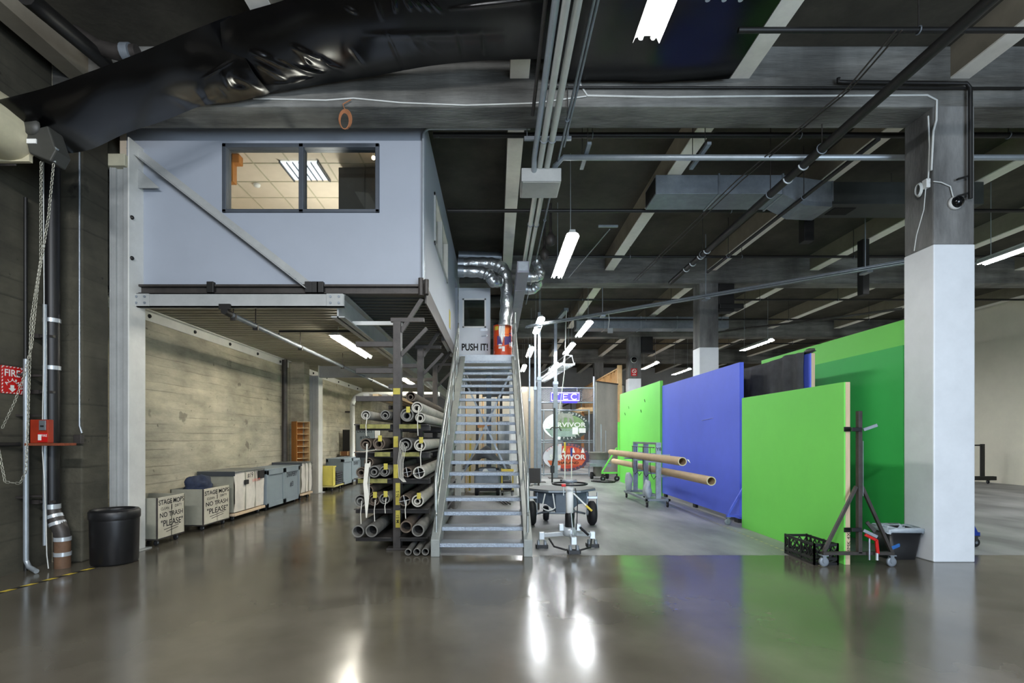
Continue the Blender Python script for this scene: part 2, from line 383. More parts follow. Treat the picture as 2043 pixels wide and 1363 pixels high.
def arc(c, r, a0, a1, u, w, n=6):
    return [V(c) + V(u) * r * math.cos(math.radians(a0 + (a1 - a0) * i / n)) + V(w) * r * math.sin(math.radians(a0 + (a1 - a0) * i / n)) for i in range(n + 1)]
# ================================================================ the setting
YB = [-1.02, 6.74, 14.5, 22.26, 30.02]; BD = .48
WL, WR, WBK = -5.85, 17.9, 38.0
struct('floor', MB().box(WL - .2, WR + .2, -7, WBK + .2, -.12, 0), 'floor')
struct('ceiling', MB().box(WL - .2, WR + .2, -7, WBK + .2, 6.8, 6.95), 'ceil')
struct('wall_left', MB().box(WL - .2, WL, -7, 6.74, 0, 6.8), 'wall_shaded')
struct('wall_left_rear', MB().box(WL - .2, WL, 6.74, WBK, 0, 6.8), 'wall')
struct('wall_right', MB().box(WR, WR + .2, -7, WBK, 0, 6.8), 'white_wall')
struct('wall_back', MB().box(WL, WR, WBK, WBK + .2, 0, 6.8), 'far_wall')
for y in YB: struct('ceiling_beam', MB().box(WL, WR, y, y + BD, 6.0, 6.8), 'concrete', .015)
ends = YB + [WBK]
for j in range(len(ends) - 1):
    y0, y1 = ends[j] + BD, ends[j + 1]
    for k in range(-2, 7):
        x = .18 + 2.9 * k
        if x < WL: continue
        if x > WR: continue
        o = struct('joist_beam', MB().box(x, x + .25, y0, y1, 6.39, 6.8), 'joist_shade')
        struct('lit_tone_soffit', MB().box(x, x + .25, y0, y1, 6.37, 6.39), 'joist' if x > -5 else 'joist_shade', parent=o)  # soffit colour imitates light from below; leftmost joist coloured darker as unlit
for i, y in enumerate(YB):
    if y > 0:
        o = struct('concrete_column', MB().box(5.76, 6.30, y, y + .49, 4.19, 6.02), 'column_raw', .02)
        struct('painted_lower_shaft', MB().box(5.757, 6.303, y - .003, y + .493, 0, 4.19), 'col_white', .015, parent=o)
    struct('wall_pilaster', MB().box(WL, -5.45, y, y + .46, 0, 6.0), 'wall_shaded' if y < 8 else 'wall', .02)
# second-bay haunch and the corbel at the middle column
# ---------------------------------------------------------------- office on the deck
OY, OX0, OX1, OZ0, OZ1 = 7.55, -5.45, -1.05, 3.88, 6.36
wx0, wx1, wz0, wz1 = -4.03, -1.72, 4.955, 5.97
mb = MB()
mb.box(OX0, wx0, OY, OY + .12, OZ0, OZ1); mb.box(wx1, OX1, OY, OY + .12, OZ0, OZ1)
mb.box(wx0, wx1, OY, OY + .12, OZ0, wz0); mb.box(wx0, wx1, OY, OY + .12, wz1, OZ1)
struct('office_front_wall', mb, 'office')
sy0, sy1, sz0, sz1 = 8.65, 10.9, 4.92, 5.8
dy0, dy1, dz1 = 13.1, 14.0, 5.73
mb = MB(); XA = OX1 - .12
mb.box(XA, OX1, OY + .12, sy0, OZ0, OZ1); mb.box(XA, OX1, sy0, sy1, OZ0, sz0); mb.box(XA, OX1, sy0, sy1, sz1, OZ1)
mb.box(XA, OX1, sy1, dy0, 3.7, OZ1); mb.box(XA, OX1, dy0, dy1, dz1, OZ1); mb.box(XA, OX1, dy1, 15.6, 3.7, OZ1)
struct('office_side_wall', mb, 'office')
struct('trim_1', MB().box(OX1 - .002, OX1 + .02, OY, 12.9, 3.62, 3.9), 'dark_steel')
struct('office_ceiling', MB().box(OX0, XA, OY + .12, 11.6, 6.2, 6.26), 'off_ceil')
mb = MB()
for k in range(7): x = OX0 + .2 + .61 * k; mb.box(x - .012, x + .012, OY + .12, 11.6, 6.194, 6.2)
for k in range(7): y = 7.9 + .61 * k; mb.box(OX0, XA, y - .012, y + .012, 6.193, 6.199)
struct('ceiling_trim', mb, 'steel_cream')
struct('office_back_wall', MB().box(OX0, XA, 11.6, 11.7, OZ0, OZ1), 'off_wall')
struct('office_inner_wall', MB().box(OX0 - .1, OX0, OY, 11.6, OZ0, OZ1), 'off_wall')
struct('office_floor', MB().box(WL, OX1, OY, 24, 3.84, 3.88), 'dark_steel')
# window_1 in the office front, window_2 in its side
def window_frame(mb, a0, a1, z0, z1, put, w=.055, mid=None):
    put(mb, a0, a0 + w, z0, z1); put(mb, a1 - w, a1, z0, z1); put(mb, a0, a1, z0, z0 + w * .8); put(mb, a0, a1, z1 - w, z1)
    if mid is not None: put(mb, mid - w * .6, mid + w * .6, z0, z1)
mb = MB(); window_frame(mb, wx0, wx1, wz0, wz1, lambda m, a, b, c, d: m.box(a, b, OY - .03, OY + .13, c, d), .06, -2.87)
o = struct('window_1', mb, 'frame', .008)
struct('window_pane', MB().box(wx0 + .06, wx1 - .06, OY + .05, OY + .056, wz0 + .05, wz1 - .06), 'wglass', parent=o)
mb = MB(); window_frame(mb, sy0, sy1, sz0, sz1, lambda m, a, b, c, d: m.box(XA, OX1 + .03, a, b, c, d), .07, 9.75)
o = struct('window_2', mb, 'steel_paint', .008)
struct('window_pane', MB().box(OX1 - .06, OX1 - .054, sy0 + .07, sy1 - .07, sz0 + .05, sz1 - .06), 'wglass', parent=o)
# things seen through the office window
t = thing('ceiling_troffer', 'square fluorescent troffer glowing in the office ceiling behind the window', 'ceiling light', (-3.2, 8.75, 6.19))
part('lens', MB().box(-3.55, -2.94, 8.42, 9.02, 6.176, 6.186), 'troffer', t)
mb = MB()
for k in range(7): mb.box(-3.55 + k * .1 - .004, -3.55 + k * .1 + .004, 8.42, 9.02, 6.150, 6.176)
mb.box(-3.57, -3.55, 8.4, 9.04, 6.15, 6.19); mb.box(-2.94, -2.92, 8.4, 9.04, 6.15, 6.19)
part('louver_grid', mb, 'frame', t)
t = thing('storage_cabinet', 'dark charcoal cabinet standing inside the office window', 'cabinet', (-2.2, 8.75, 3.88))
part('carcass', MB().box(-2.62, -1.72, 8.5, 9.0, 3.88, 6.13), 'dark_panel', t, .01)
part('door', MB().box(-2.6, -2.18, 8.48, 8.5, 3.95, 6.1), 'dark_panel', t, .004)
part('door', MB().box(-2.16, -1.74, 8.48, 8.5, 3.95, 6.1), 'dark_panel', t, .004)
t = thing('table_lamp', 'white shaded lamp low behind the office window', 'lamp', (-4.0, 8.2, 4.4))
part('lamp_shade', MB().lathe([(.1, 4.98), (.085, 5.1), (.07, 5.13)], (-3.92, 8.25, 0)), 'shade', t)
part('lamp_base', MB().lathe([(.07, 4.5), (.02, 4.53), (.02, 4.98)], (-3.92, 8.25, 0)), 'white', t)
t = thing('filing_cabinet', 'cream filing cabinet carrying the shaded lamp inside the office', 'cabinet', (-3.9, 8.3, 3.88))
part('carcass', MB().box(-4.2, -3.7, 8.05, 8.6, 3.88, 4.5), 'off_wall', t, .01)
for k in range(2): part('drawer', MB().box(-4.17, -3.73, 8.03, 8.05, 3.92 + k * .29, 4.18 + k * .29), 'off_wall', t, .004)
single('smoke_detector', MB().lathe([(.001, 6.14), (.05, 6.145), (.06, 6.17), (.06, 6.19)], (-4.3, 9.2, 0)), 'white', 'small white smoke detector on the office ceiling', 'smoke detector')
single('wall_bracket', MB().box(-4.35, -4.22, 8.2, 8.34, 5.75, 6.19).box(-4.35, -4.12, 8.2, 8.34, 6.05, 6.19), 'orange_wood', 'orange wooden bracket inside the office window', 'bracket', bevel=.01)
t = thing('pendant_bulb', 'small bare glowing bulb by the top corner of the office window', 'lamp', (-1.95, 8.2, 6.19))
part('bulb', MB().ball((-1.93, 8.05, 6.04), .03), 'lampbulb', t); part('socket', MB().cyl((-1.93, 8.05, 6.06), (-1.93, 8.05, 6.194), .018), 'white', t)

# ---------------------------------------------------------------- deck and its steel
def corrugated(x0, x1, y0, y1, z, m, name):
    mb = MB(); p = .19; n = int((y1 - y0) / p); prof = []
    for k in range(n):
        y = y0 + k * p; prof += [(y, z), (y + .085, z), (y + .105, z + .07), (y + .17, z + .07)]
    prof.append((y1, z))
    vs = [(x, y, zz) for x in (x0, x1) for y, zz in prof]; w = len(prof)
    mb.add(vs, [(i, i + 1, w + i + 1, w + i) for i in range(w - 1)])
    return struct(name, mb, m)
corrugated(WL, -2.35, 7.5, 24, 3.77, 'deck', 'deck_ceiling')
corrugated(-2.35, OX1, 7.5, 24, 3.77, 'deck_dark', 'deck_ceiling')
def ibeam_y(x, y0, y1, z0, z1, w=.16):
    return MB().box(x - w / 2, x + w / 2, y0, y1, z1 - .02, z1).box(x - w / 2, x + w / 2, y0, y1, z0, z0 + .02).box(x - .012, x + .012, y0, y1, z0, z1)
single('deck_girder', ibeam_y(-2.32, 7.5, 23.9, 3.4, 3.76, .2), 'steel_paint', 'grey steel girder running back beneath the deck beside the pipe rack', 'steel beam')
t = thing('edge_beam', 'pale grey bolted steel beam across the front of the mezzanine deck', 'steel beam', (-3.7, 7.42, 3.53))
part('web', MB().box(-5.24, -2.2, 7.40, 7.44, 3.53, 3.73).box(-5.24, -2.2, 7.40, 7.5, 3.53, 3.545).box(-5.24, -2.2, 7.40, 7.5, 3.715, 3.73), 'steel_paint', t)
for x in (-5.13, -2.33):
    pl = part('splice_plate', MB().box(x - .12, x + .12, 7.385, 7.40, 3.54, 3.72), 'steel_paint', t, .003)
    for i in (-1, 1):
        for j in (-1, 1): part('bolt', MB().lathe([(.018, -.012), (.018, 0)], (x + i * .06, 7.386, 3.63 + j * .045), 8, 'Y', False).add([(x + i * .06 + .018 * math.cos(q * PI / 4), 7.374, 3.63 + j * .045 + .018 * math.sin(q * PI / 4)) for q in range(8)], [tuple(range(8))]), 'galv_matt', pl)
t = thing('deck_edge_channel', 'dark steel edge channel along the foot of the office front wall', 'steel beam', (-3.1, 7.47, 3.74))
part('channel', MB().box(-5.3, -1.0, 7.44, 7.55, 3.84, 3.87).box(-5.3, -1.0, 7.50, 7.55, 3.74, 3.87).box(-5.3, -1.0, 7.44, 7.55, 3.735, 3.75), 'dark_steel', t)
for x in (-4.14, -2.62, -2.72, -2.55): part('lug', MB().box(x - .05, x + .05, 7.40, 7.47, 3.74, 3.9), 'black_pipe', t, .006)
part('corner_post', MB().cyl((-1.09, 7.42, 3.7), (-1.09, 7.42, 3.95), .04, 12).cyl((-1.01, 7.42, 3.72), (-1.01, 7.42, 3.93), .035, 12), 'dark_steel', t)
t = thing('wall_ledger', 'white steel angle ledger bolted along the concrete side wall under the deck', 'steel beam', (-5.8, 15, 3.6))
part('angle', MB().box(WL, WL + .02, 7.62, 14.4, 3.6, 3.77).box(WL, WL + .1, 7.62, 14.4, 3.75, 3.77).box(WL, WL + .02, 15.4, 23.9, 3.6, 3.77), 'steel_white', t)
for k in range(10): part('bolt', MB().ball((WL + .025, 8.6 + k * 1.3 + (1.2 if k > 4 else 0), 3.68), .035, 8, 6), 'black_pipe', t)
# steel columns
def steel_column(y, label, top):
    t = thing('steel_column', label, 'steel column', (-5.32, y + .17, 0))
    part('flange', MB().box(-5.22, -5.2, y, y + .34, 0, top + .3), 'steel_white', t, .003)  # white flange, grey rest: light and shade put into the colours
    part('web', MB().box(-5.46, -5.22, y + .15, y + .17, 0, top), 'steel_paint', t)
    part('flange', MB().box(-5.48, -5.46, y, y + .34, 0, top), 'steel_paint', t, .003)
    part('cover_plate', MB().box(-5.44, -5.24, y + .05, y + .07, 0, top).box(-5.46, -5.40, y + .01, y + .06, 0, top).box(-5.29, -5.22, y + .01, y + .06, 0, top), 'steel_paint', t, .004)
    part('base_plate', MB().box(-5.55, -5.13, y - .04, y + .38, 0, .015), 'steel_paint', t)
    return t
t = steel_column(7.25, 'white steel column, its shaded side grey, beside the black trash can', 5.6)
part('cap_block', MB().box(-5.55, -5.225, 7.2, 7.5, 5.47, 5.64), 'steel_cream', t, .01)
for z in (4.78, 4.2): part('bolt_hole', MB().ball((-5.195, 7.3, z), .03, 10, 6), 'black_pipe', t)
steel_column(15.0, 'pale steel column behind the yellow bin under the deck', 3.45)
t = thing('cross_beam', 'grey steel cross beam under the deck beside the rear steel column', 'steel beam', (-4, 15.1, 3.45))
part('web', MB().box(-5.2, -2.42, 15.1, 15.14, 3.4, 3.74).box(-5.2, -2.42, 15.04, 15.2, 3.4, 3.42), 'steel_paint', t)
t = thing('diagonal_brace', 'grey angle iron brace sloping across the office front wall', 'steel brace', (-2.7, 7.42, 3.75))
a, b = at(258, 300, 7.41), at(612, 576, 7.41)
d = (b - a).normalized(); up = V((0, -1, 0)).cross(d)
part('angle_bar', MB().bar(a, b, .012, .13, (0, 1, 0)).bar(a + up * .06 + V((0, .04, 0)), b + up * .06 + V((0, .04, 0)), .1, .012, (0, 1, 0)), 'steel_paint', t)
part('gusset', MB().prism([at(268, 330, 7.43), at(318, 375, 7.43), at(273, 375, 7.43)], (0, .015, 0)), 'steel_paint', t)
for k in range(3):
    p = b - d * (.1 + .11 * k); part('bolt', MB().ball(p + V((0, -.02, 0)), .018, 8, 5), 'galv_matt', t)
# sprinkler pipe and light rail under the deck
t = thing('sprinkler_pipe', 'long sprinkler pipe running back beneath the corrugated deck', 'pipe', (-3.9, 15, 3.55))
part('main_pipe', MB().cyl((-3.9, 7.46, 3.45), (-3.9, 23, 3.42), .038, 12), 'galv_matt', t)
part('branch_pipe', MB().cyl((-3.9, 9.2, 3.55), (-2.6, 9.2, 3.55), .02, 8), 'black_pipe', t)
for y in (7.6, 8.3, 10.2, 13, 16): part('clamp', MB().box(-3.94, -3.86, y - .02, y + .02, 3.38, 3.48).cyl((-3.9, y, 3.47), (-3.9, y, 3.78), .008, 6), 'dark_steel', t)
part('end_cap', MB().cyl((-3.9, 7.34, 3.46), (-3.9, 7.5, 3.45), .05, 10).box(-3.98, -3.82, 7.34, 7.38, 3.48, 3.56), 'black_pipe', t)
part('sprinkler_head', MB().lathe([(.03, 3.44), (.012, 3.46), (.014, 3.52)], (-3.9, 9.2, 0), 10), 'dark_steel', t)
single('strut_channel', MB().box(-2.3, -1.5, 8.18, 8.22, 3.44, 3.50), 'steel_white', 'short white strut channel hanging beneath the deck above the pipe rack', 'strut')
t = thing('white_pipe', 'fat white pipe that climbs the wall then bends over behind the rack', 'pipe', (-5.06, 18, 1.2))
pts = [V((-5.06, 18, .1)), V((-5.06, 18, 2.75))] + arc((-4.66, 18, 2.75), .4, 180, 90, (1, 0, 0), (0, 0, 1)) + [V((-2.0, 18, 3.15))]
part('pipe_run', MB().tube(pts, .085, 14), 'pipe_white', t)
part('clamp', MB().box(-5.3, -5.0, 17.95, 18.05, 2.5, 2.56), 'dark_steel', t)

# ---------------------------------------------------------------- lights
def fixture(x, y0, y1, z, label, m='tube_on', top=6.37, w=.24, group='fluorescent strip lights', lip=-.05):
    t = thing('fluorescent_light', label, 'ceiling light', (x, (y0 + y1) / 2, z), group)
    h = w / 2; mb = MB()
    prof = [(-h, lip), (-h * .86, 0), (-.055, .03), (-.05, .07), (.05, .07), (.055, .03), (h * .86, 0), (h, lip), (h * .8, lip + .05 if lip < 0 else lip - .004), (.04, .02), (-.04, .02), (-h * .8, lip + .05 if lip < 0 else lip - .004)]
    mb.prism([(x + px, y0, z + pz) for px, pz in prof], (0, y1 - y0, 0)); part('reflector', mb, 'reflector', t)
    for s in (-1, 1): part('tube', MB().tube([(x + s * .055, y0 + .03, z - .022), (x + s * .055, y1 - .03, z - .022)], .02, 10), m, t)
    for y in (y0 + .25, y1 - .25): part('hanger', MB().cyl((x, y, z + .07), (x, y, top), .006, 6), 'conduit', t)
    return t
fixture(1.35, 2.2, 4.62, 5.25, 'lit fluorescent strip above the open floor, cut by the top picture edge', top=6.44)
fixture(1.35, 9.05, 11.5, 5.25, 'lit fluorescent strip hanging above the bottom of the staircase aisle', top=6.0 + .8)
fixture(1.4, 15.9, 18.3, 5.37, 'lit fluorescent strip hanging behind the tall vertical posts', 'tube_far', top=6.8)
fixture(1.4, 20.2, 22.6, 5.2, 'lit fluorescent strip seen between two vertical posts beside the landing', 'tube_far', top=6.8)
fixture(1.4, 25.2, 27.6, 5.2, 'small lit fluorescent strip low beside the stair handrail', 'tube_far', top=6.8)
fixture(2.9, 15.9, 18.3, 5.25, 'lit fluorescent strip hanging above the slanted ladder truss', 'tube_far', top=6.37)
fixture(2.9, 19.4, 21.8, 5.2, 'lit fluorescent strip touching the top of the hanging ladder', 'tube_far', top=6.37)
fixture(2.9, 24.5, 27, 5.2, 'lit fluorescent strip partly hidden by the hanging ladder', 'tube_far', top=6.37)
fixture(10, 8.2, 10.6, 5.25, 'lit fluorescent strip beyond the white column near the pale side wall', 'tube_far', top=6.8)
fixture(10, 18.6, 20.9, 5.2, 'lit fluorescent strip above the black draped flat', 'tube_far', top=6.8)
fixture(10, 26.5, 29, 5.2, 'lit fluorescent strip just beside the middle column', 'tube_far', top=6.8)
fixture(7.6, 24.2, 26.6, 5.2, 'lit fluorescent strip over the far floor behind the flats', 'tube_far', top=6.8)
fixture(-3.04, 9.6, 12.2, 3.56, 'bright fluorescent strip under the mezzanine deck', 'tube_warm', top=3.77, group='under-deck lights', lip=.01)
fixture(-3.04, 16.4, 18.8, 3.56, 'second fluorescent strip under the deck, behind the rack uprights', 'tube_warm', top=3.77, group='under-deck lights', lip=.01)

# the open dock doors behind the camera
def area(name, loc, rot, sx, sy, power, col):
    l = bpy.data.lights.new(name, 'AREA'); l.shape = 'RECTANGLE'; l.size = sx; l.size_y = sy; l.energy = power; l.color = col
    o = bpy.data.objects.new(name, l); C.objects.link(o); o.location = loc; o.rotation_euler = rot; return o
area('dock_daylight', (4.6, -4.5, 2.4), (math.radians(90), 0, math.radians(8)), 5, 4.2, 820, (.70, .84, 1.0))
area('shop_light', (-1.6, -1.6, 5.5), (math.radians(48), 0, math.radians(8)), 3, .3, 520, (.95, .97, 1.0))
pl = bpy.data.lights.new('office_fill', 'POINT'); pl.energy = 150; pl.color = (1, .91, .80); pl.shadow_soft_size = .25  # added lamp without a fitting, brightens the office interior
o = bpy.data.objects.new('office_fill', pl); C.objects.link(o); o.location = (-2.9, 9.6, 4.75)
area('side_wall_fill', (14.6, 10.2, 5.2), (0, 0, 0), .25, 2.4, 190, (.97, .98, 1.0)); area('rear_fill', (-.3, 17.8, 4.05), (0, 0, 0), .2, 2.4, 150, (.95, .97, 1.0))  # added unseen lamps brightening the side wall and the space behind the landing
w = bpy.data.worlds.new('hall air'); w.use_nodes = True; w.node_tree.nodes['Background'].inputs[0].default_value = (.55, .62, .7, 1)
w.node_tree.nodes['Background'].inputs[1].default_value = .35; bpy.context.scene.world = w

# ---------------------------------------------------------------- camera
cd = bpy.data.cameras.new('camera'); cam = bpy.data.objects.new('camera', cd); C.objects.link(cam)
cam.location = (0, 0, HZ); cam.rotation_euler = (math.radians(90), 0, 0); cd.sensor_width = 36; cd.lens = 18
cd.shift_x = (1021.5 - VX) / 2043; cd.shift_y = (VY - 681.5) / 2043; cd.clip_end = 200
sc = bpy.context.scene; sc.camera = cam
sc.view_settings.view_transform = 'Standard'; sc.view_settings.look = 'None'; sc.view_settings.exposure = 0
# ================================================================ carts along the side wall
def caster(p, x, y, zt, r=.05, w=.035, ax='X', col='dark_steel', wheel='rubber'):
    f = MB().box(x - .04, x + .04, y - .04, y + .04, zt - .012, zt)
    if ax == 'X':
        for s in (-1, 1): f.box(x + s * (w / 2 + .004) - .003, x + s * (w / 2 + .004) + .003, y - .022, y + .022, r * .9, zt)
        wh = MB().lathe([(.012, -w / 2), (r * .55, -w / 2), (r * .9, -w / 2), (r, -w / 3), (r, w / 3), (r * .9, w / 2), (r * .55, w / 2), (.012, w / 2)], (x, y, r), 16, 'X')
        hb = MB().cyl((x - w / 2 - .008, y, r), (x + w / 2 + .008, y, r), r * .32, 10)
    else:
        for s in (-1, 1): f.box(x - .022, x + .022, y + s * (w / 2 + .004) - .003, y + s * (w / 2 + .004) + .003, r * .9, zt)
        wh = MB().lathe([(.012, -w / 2), (r * .55, -w / 2), (r * .9, -w / 2), (r, -w / 3), (r, w / 3), (r * .9, w / 2), (r * .55, w / 2), (.012, w / 2)], (x, y, r), 16, 'Y')
        hb = MB().cyl((x, y - w / 2 - .008, r), (x, y + w / 2 + .008, r), r * .32, 10)
    c = part('caster', f, col, p); part('wheel', wh, wheel, c); part('hub', hb, 'galv_matt', c); return c
def casters(p, x0, x1, y0, y1, zt, r=.05, **k):
    for x in (x0, x1):
        for y in (y0, y1): caster(p, x, y, zt, r, **k)
XD, UP = (0, 1, 0), (0, 0, 1)
def mop_bin(y0, y1, x0, x1, z0, z1, label):
    t = thing('mop_bin', label, 'bin', ((x0 + x1) / 2, (y0 + y1) / 2, 0)); w = .018
    part('side_panel', MB().box(x0, x1, y0, y0 + w, z0, z1), 'cart_side', t, .003)
    part('side_panel', MB().box(x0, x1, y1 - w, y1, z0, z1), 'cart_side', t, .003)
    part('lettered_panel', MB().box(x1 - w, x1, y0, y1, z0, z1), 'cart_white', t, .003)
    part('rear_panel', MB().box(x0, x0 + w, y0, y1, z0, z1), 'cart_side', t)
    part('floor_panel', MB().box(x0, x1, y0, y1, z0, z0 + .02), 'cart_side', t)
    part('divider', MB().box(x0, x1, (y0 + y1) / 2 - .008, (y0 + y1) / 2 + .008, z0, z1 - .06), 'cart_side', t)
    part('edge_trim', MB().box(x1 - .004, x1 + .003, y0, y1, z0, z0 + .018).box(x0, x1, y0 - .003, y0 + .01, z0, z0 + .014).box(x1 - .02, x1 + .002, y0 - .002, y0 + .012, z0, z1), 'dark_steel', t)
    ym, W, H = (y0 + y1) / 2, y1 - y0, z1 - z0
    def ln(n, s, size, yy, zz, wd, off=.012, wob=.02): text(n, s, size, (x1, yy, z0 + H * zz), XD, UP, 'ink', t, off, width=W * wd, lift=.004, wob=wob)
    ln('lettering', 'STAGE MOPS', .105, ym, .87, .92, .014); ln('lettering', 'CLEAN', .058, ym - W * .24, .715, .28, 0)
    ln('lettering', 'DIRTY', .058, ym + W * .25, .735, .26, 0); ln('lettering', 'NO TRASH', .105, ym, .56, .84, .008); ln('lettering', '"PLEASE"', .135, ym + W * .02, .35, .8, .008)
    u = MB()
    for k, (z, s) in enumerate(((.21, .55), (.15, .48))): u.bar((x1 + .003, ym - W * s / 2 + .03 * k, z0 + H * z), (x1 + .003, ym + W * s / 2, z0 + H * (z + .05)), .002, .008, UP)
    u.bar((x1 + .003, ym + .005, z0 + H * .67), (x1 + .003, ym + .005, z0 + H * .79), .008, .002, (1, 0, 0)); part('underline', u, 'ink', t)
    casters(t, x0 + .08, x1 - .08, y0 + .1, y1 - .1, z0, .048)
    return t
mop_bin(7.66, 8.33, -5.66, -5.07, .10, .735, 'white lettered mop bin with dark open top, next to the white steel column')
mop_bin(8.92, 9.79, -5.68, -5.1, .095, .736, 'white lettered mop bin holding navy cloth, next to the hamper marked 19')
mb = MB()
def sack(cx, cy, cz, rx, ry, rz, sd):
    def fn(u, v):
        a, b = 2 * PI * u, PI * v; n = V((math.cos(a) * math.sin(b), math.sin(a) * math.sin(b), -math.cos(b)))
        k = 1 + .35 * mnoise.noise(n * 1.7 + V((sd, 0, 0))) + .12 * mnoise.noise(n * 5 + V((0, sd, 0)))
        return V((cx + rx * n.x * k, cy + ry * n.y * k, cz + rz * n.z * k))
    return fn
single('navy_cloth', MB().grid(sack(-5.42, 9.3, .74, .22, .3, .2, 3), 28, 18), 'blue_cloth', 'navy blue cloth heaped in the top of the second mop bin', 'cloth')
def hamper(y0, y1, x0, x1, z0, z1, label, marks):
    t = thing('canvas_hamper', label, 'hamper', ((x0 + x1) / 2, (y0 + y1) / 2, 0)); n = 12
    def face(u, v):
        y = y0 + (y1 - y0) * u; z = z0 + .07 + (z1 - z0 - .07) * v
        return V((x1 - .02 + .018 * mnoise.noise(V((y * 3, z * 4, x1))) + .02 * math.sin(v * PI), y, z))
    part('canvas_front', MB().grid(face, 30, 16), 'canvas', t)
    part('canvas_side', MB().grid(lambda u, v: V((x0 + (x1 - .02 - x0) * u, y0 + .012 * mnoise.noise(V((u * 5, v * 4, 2))), z0 + .07 + (z1 - z0 - .07) * v)), 12, 12).box(x0, x1 - .03, y1 - .02, y1, z0 + .07, z1).box(x0, x0 + .02, y0, y1, z0 + .07, z1), 'cart_side', t)
    for k in (1, 2): part('seam', MB().box(x1 - .012, x1 + .012, y0 + (y1 - y0) * k / 3 - .006, y0 + (y1 - y0) * k / 3 + .006, z0 + .07, z1), 'cart_side', t)
    part('lid', MB().box(x0 - .04, x1 + .01, y0 - .02, y1 + .02, z1, z1 + .02), 'lid', t, .004)
    part('lid_edge', MB().box(x0 - .04, x1 + .014, y0 - .03, y0 - .02, z1 - .07, z1 + .02), 'lid_dark', t)
    part('dolly_deck', MB().box(x0, x1 + .02, y0 - .02, y1 + .02, z0, z0 + .05), 'plywood', t, .004)
    part('lid_tie', MB().tube([(x1 + .01, y1 - .03, z1), (x1 + .02, y1 - .03, z1 - .1), (x1 + .012, y1 - .03, z1 - .2)], .006, 6), 'ink', t)
    casters(t, x0 + .1, x1 - .1, y0 + .1, y1 - .1, z0, .05)
    marks(t); return t
def m19(t):
    text('lettering', '#19', .15, (-5.075, 10.55, .86), XD, UP, 'ink', t, .012, lift=.01)
    part('black_patch', MB().box(-5.10, -5.065, 10.95, 11.17, .76, .93), 'ink', t); part('black_patch', MB().box(-5.09, -5.06, 10.34, 10.48, .69, .78), 'ink', t)
    text('lettering', 'SUPERLITE', .075, (-5.075, 10.8, .745), XD, UP, 'red_ink', t, .006, lift=.014)
hamper(9.99, 11.25, -5.78, -5.1, .10, .955, 'dirty white canvas hamper marked 19 under a dark lid', m19)
def mkt(t):
    text('lettering', 'K7', .12, (-5.02, 13.95, .86), XD, UP, 'cart_side', t, .004, lift=.01)
hamper(13.3, 14.02, -5.78, -5.05, .12, .965, 'plain white canvas hamper between the grey drapery crate and the yellow bin', mkt)
def grey_crate(y0, y1, x0, x1, z0, z1, label, doors, lines, cr=.03):
    t = thing('drapery_crate', label, 'crate', ((x0 + x1) / 2, (y0 + y1) / 2, 0))
    part('carcass', MB().box(x0, x1 - .02, y0, y1, z0, z1), 'crate_grey', t, .008)
    part('lid', MB().box(x0 - .01, x1 + .005, y0 - .015, y1 + .015, z1, z1 + .03), 'crate_grey', t, .006)
    w = (y1 - y0) / doors
    for k in range(doors):
        a, b = y0 + k * w, y0 + (k + 1) * w
        d = part('side_panel', MB().box(x1 - .035, x1 - .018, a + .09, b - .09, z0 + .1, z1 - .1), 'crate_grey', t)
        part('panel_frame', MB().box(x1 - .02, x1, a, a + .09, z0, z1).box(x1 - .02, x1, b - .09, b, z0, z1).box(x1 - .02, x1, a, b, z1 - .1, z1).box(x1 - .02, x1, a, b, z0, z0 + .1), 'crate_grey', t, .003)
        part('shadow_line', MB().box(x1 - .018, x1 - .005, a + .08, b - .08, z1 - .12, z1 - .1), 'crate_line', t)
    part('front_frame', MB().box(x0, x0 + .07, y0 - .014, y0, z0, z1).box(x1 - .09, x1 - .0, y0 - .014, y0, z0, z1).box(x0, x1, y0 - .014, y0, z1 - .08, z1).box(x0, x1, y0 - .014, y0, z0, z0 + .08), 'crate_grey', t, .002)
    for s, size, yy, zz, wd in lines: text('stencil', s, size, (x1 - .018, yy, zz), XD, UP, 'ink_blue', t, .015, width=wd, lift=.006)
    casters(t, x0 + .1, x1 - .1, y0 + .15, y1 - .15, z0, cr, w=.03)
    return t
grey_crate(11.35, 13.25, -5.75, -5.08, .07, .90, 'long grey wooden crate stencilled DRAPERY 3', 2, [('DRAPERY', .16, 12.76, .72, .62), ('#3', .17, 12.76, .48, .2)])
grey_crate(16.55, 18.6, -5.5, -4.93, .10, .92, 'grey wooden crate on casters behind the yellow bin, beside the pipe rack', 2, [('DRAPERY', .15, 18.05, .72, .6)], .045)
t = thing('drapery_cabinet', 'tall grey cabinet stencilled DRAPERY 100 behind the pipe rack', 'cabinet', (-4.75, 19.5, 0))
part('carcass', MB().box(-5.25, -4.55, 19.1, 20, .06, 2.05), 'crate_grey', t, .01)
part('door', MB().box(-5.22, -4.58, 19.07, 19.1, .12, 2.0), 'crate_grey', t, .006)
part('corner_strip', MB().box(-4.53, -4.36, 19.1, 19.2, .06, 2.02), 'white', t)
part('plinth', MB().box(-5.2, -4.6, 19.12, 19.95, 0, .06), 'dark_steel', t)
text('stencil', 'DRAPERY', .15, (-4.9, 19.07, 1.85), (1, 0, 0), UP, 'ink_blue', t, .015, width=.56); text('stencil', '#100', .15, (-4.9, 19.07, 1.63), (1, 0, 0), UP, 'ink_blue', t, .015, width=.36)
single('dark_panel_board', MB().box(-5.7, -5.32, 19.0, 19.06, 0, 1.92), 'black', 'black board standing between the fat white pipe and the side wall', 'board', bevel=.004)
t = thing('plank_tray', 'brown plank tray lying behind the grey crate on casters', 'tray', (-5, 19, .95))
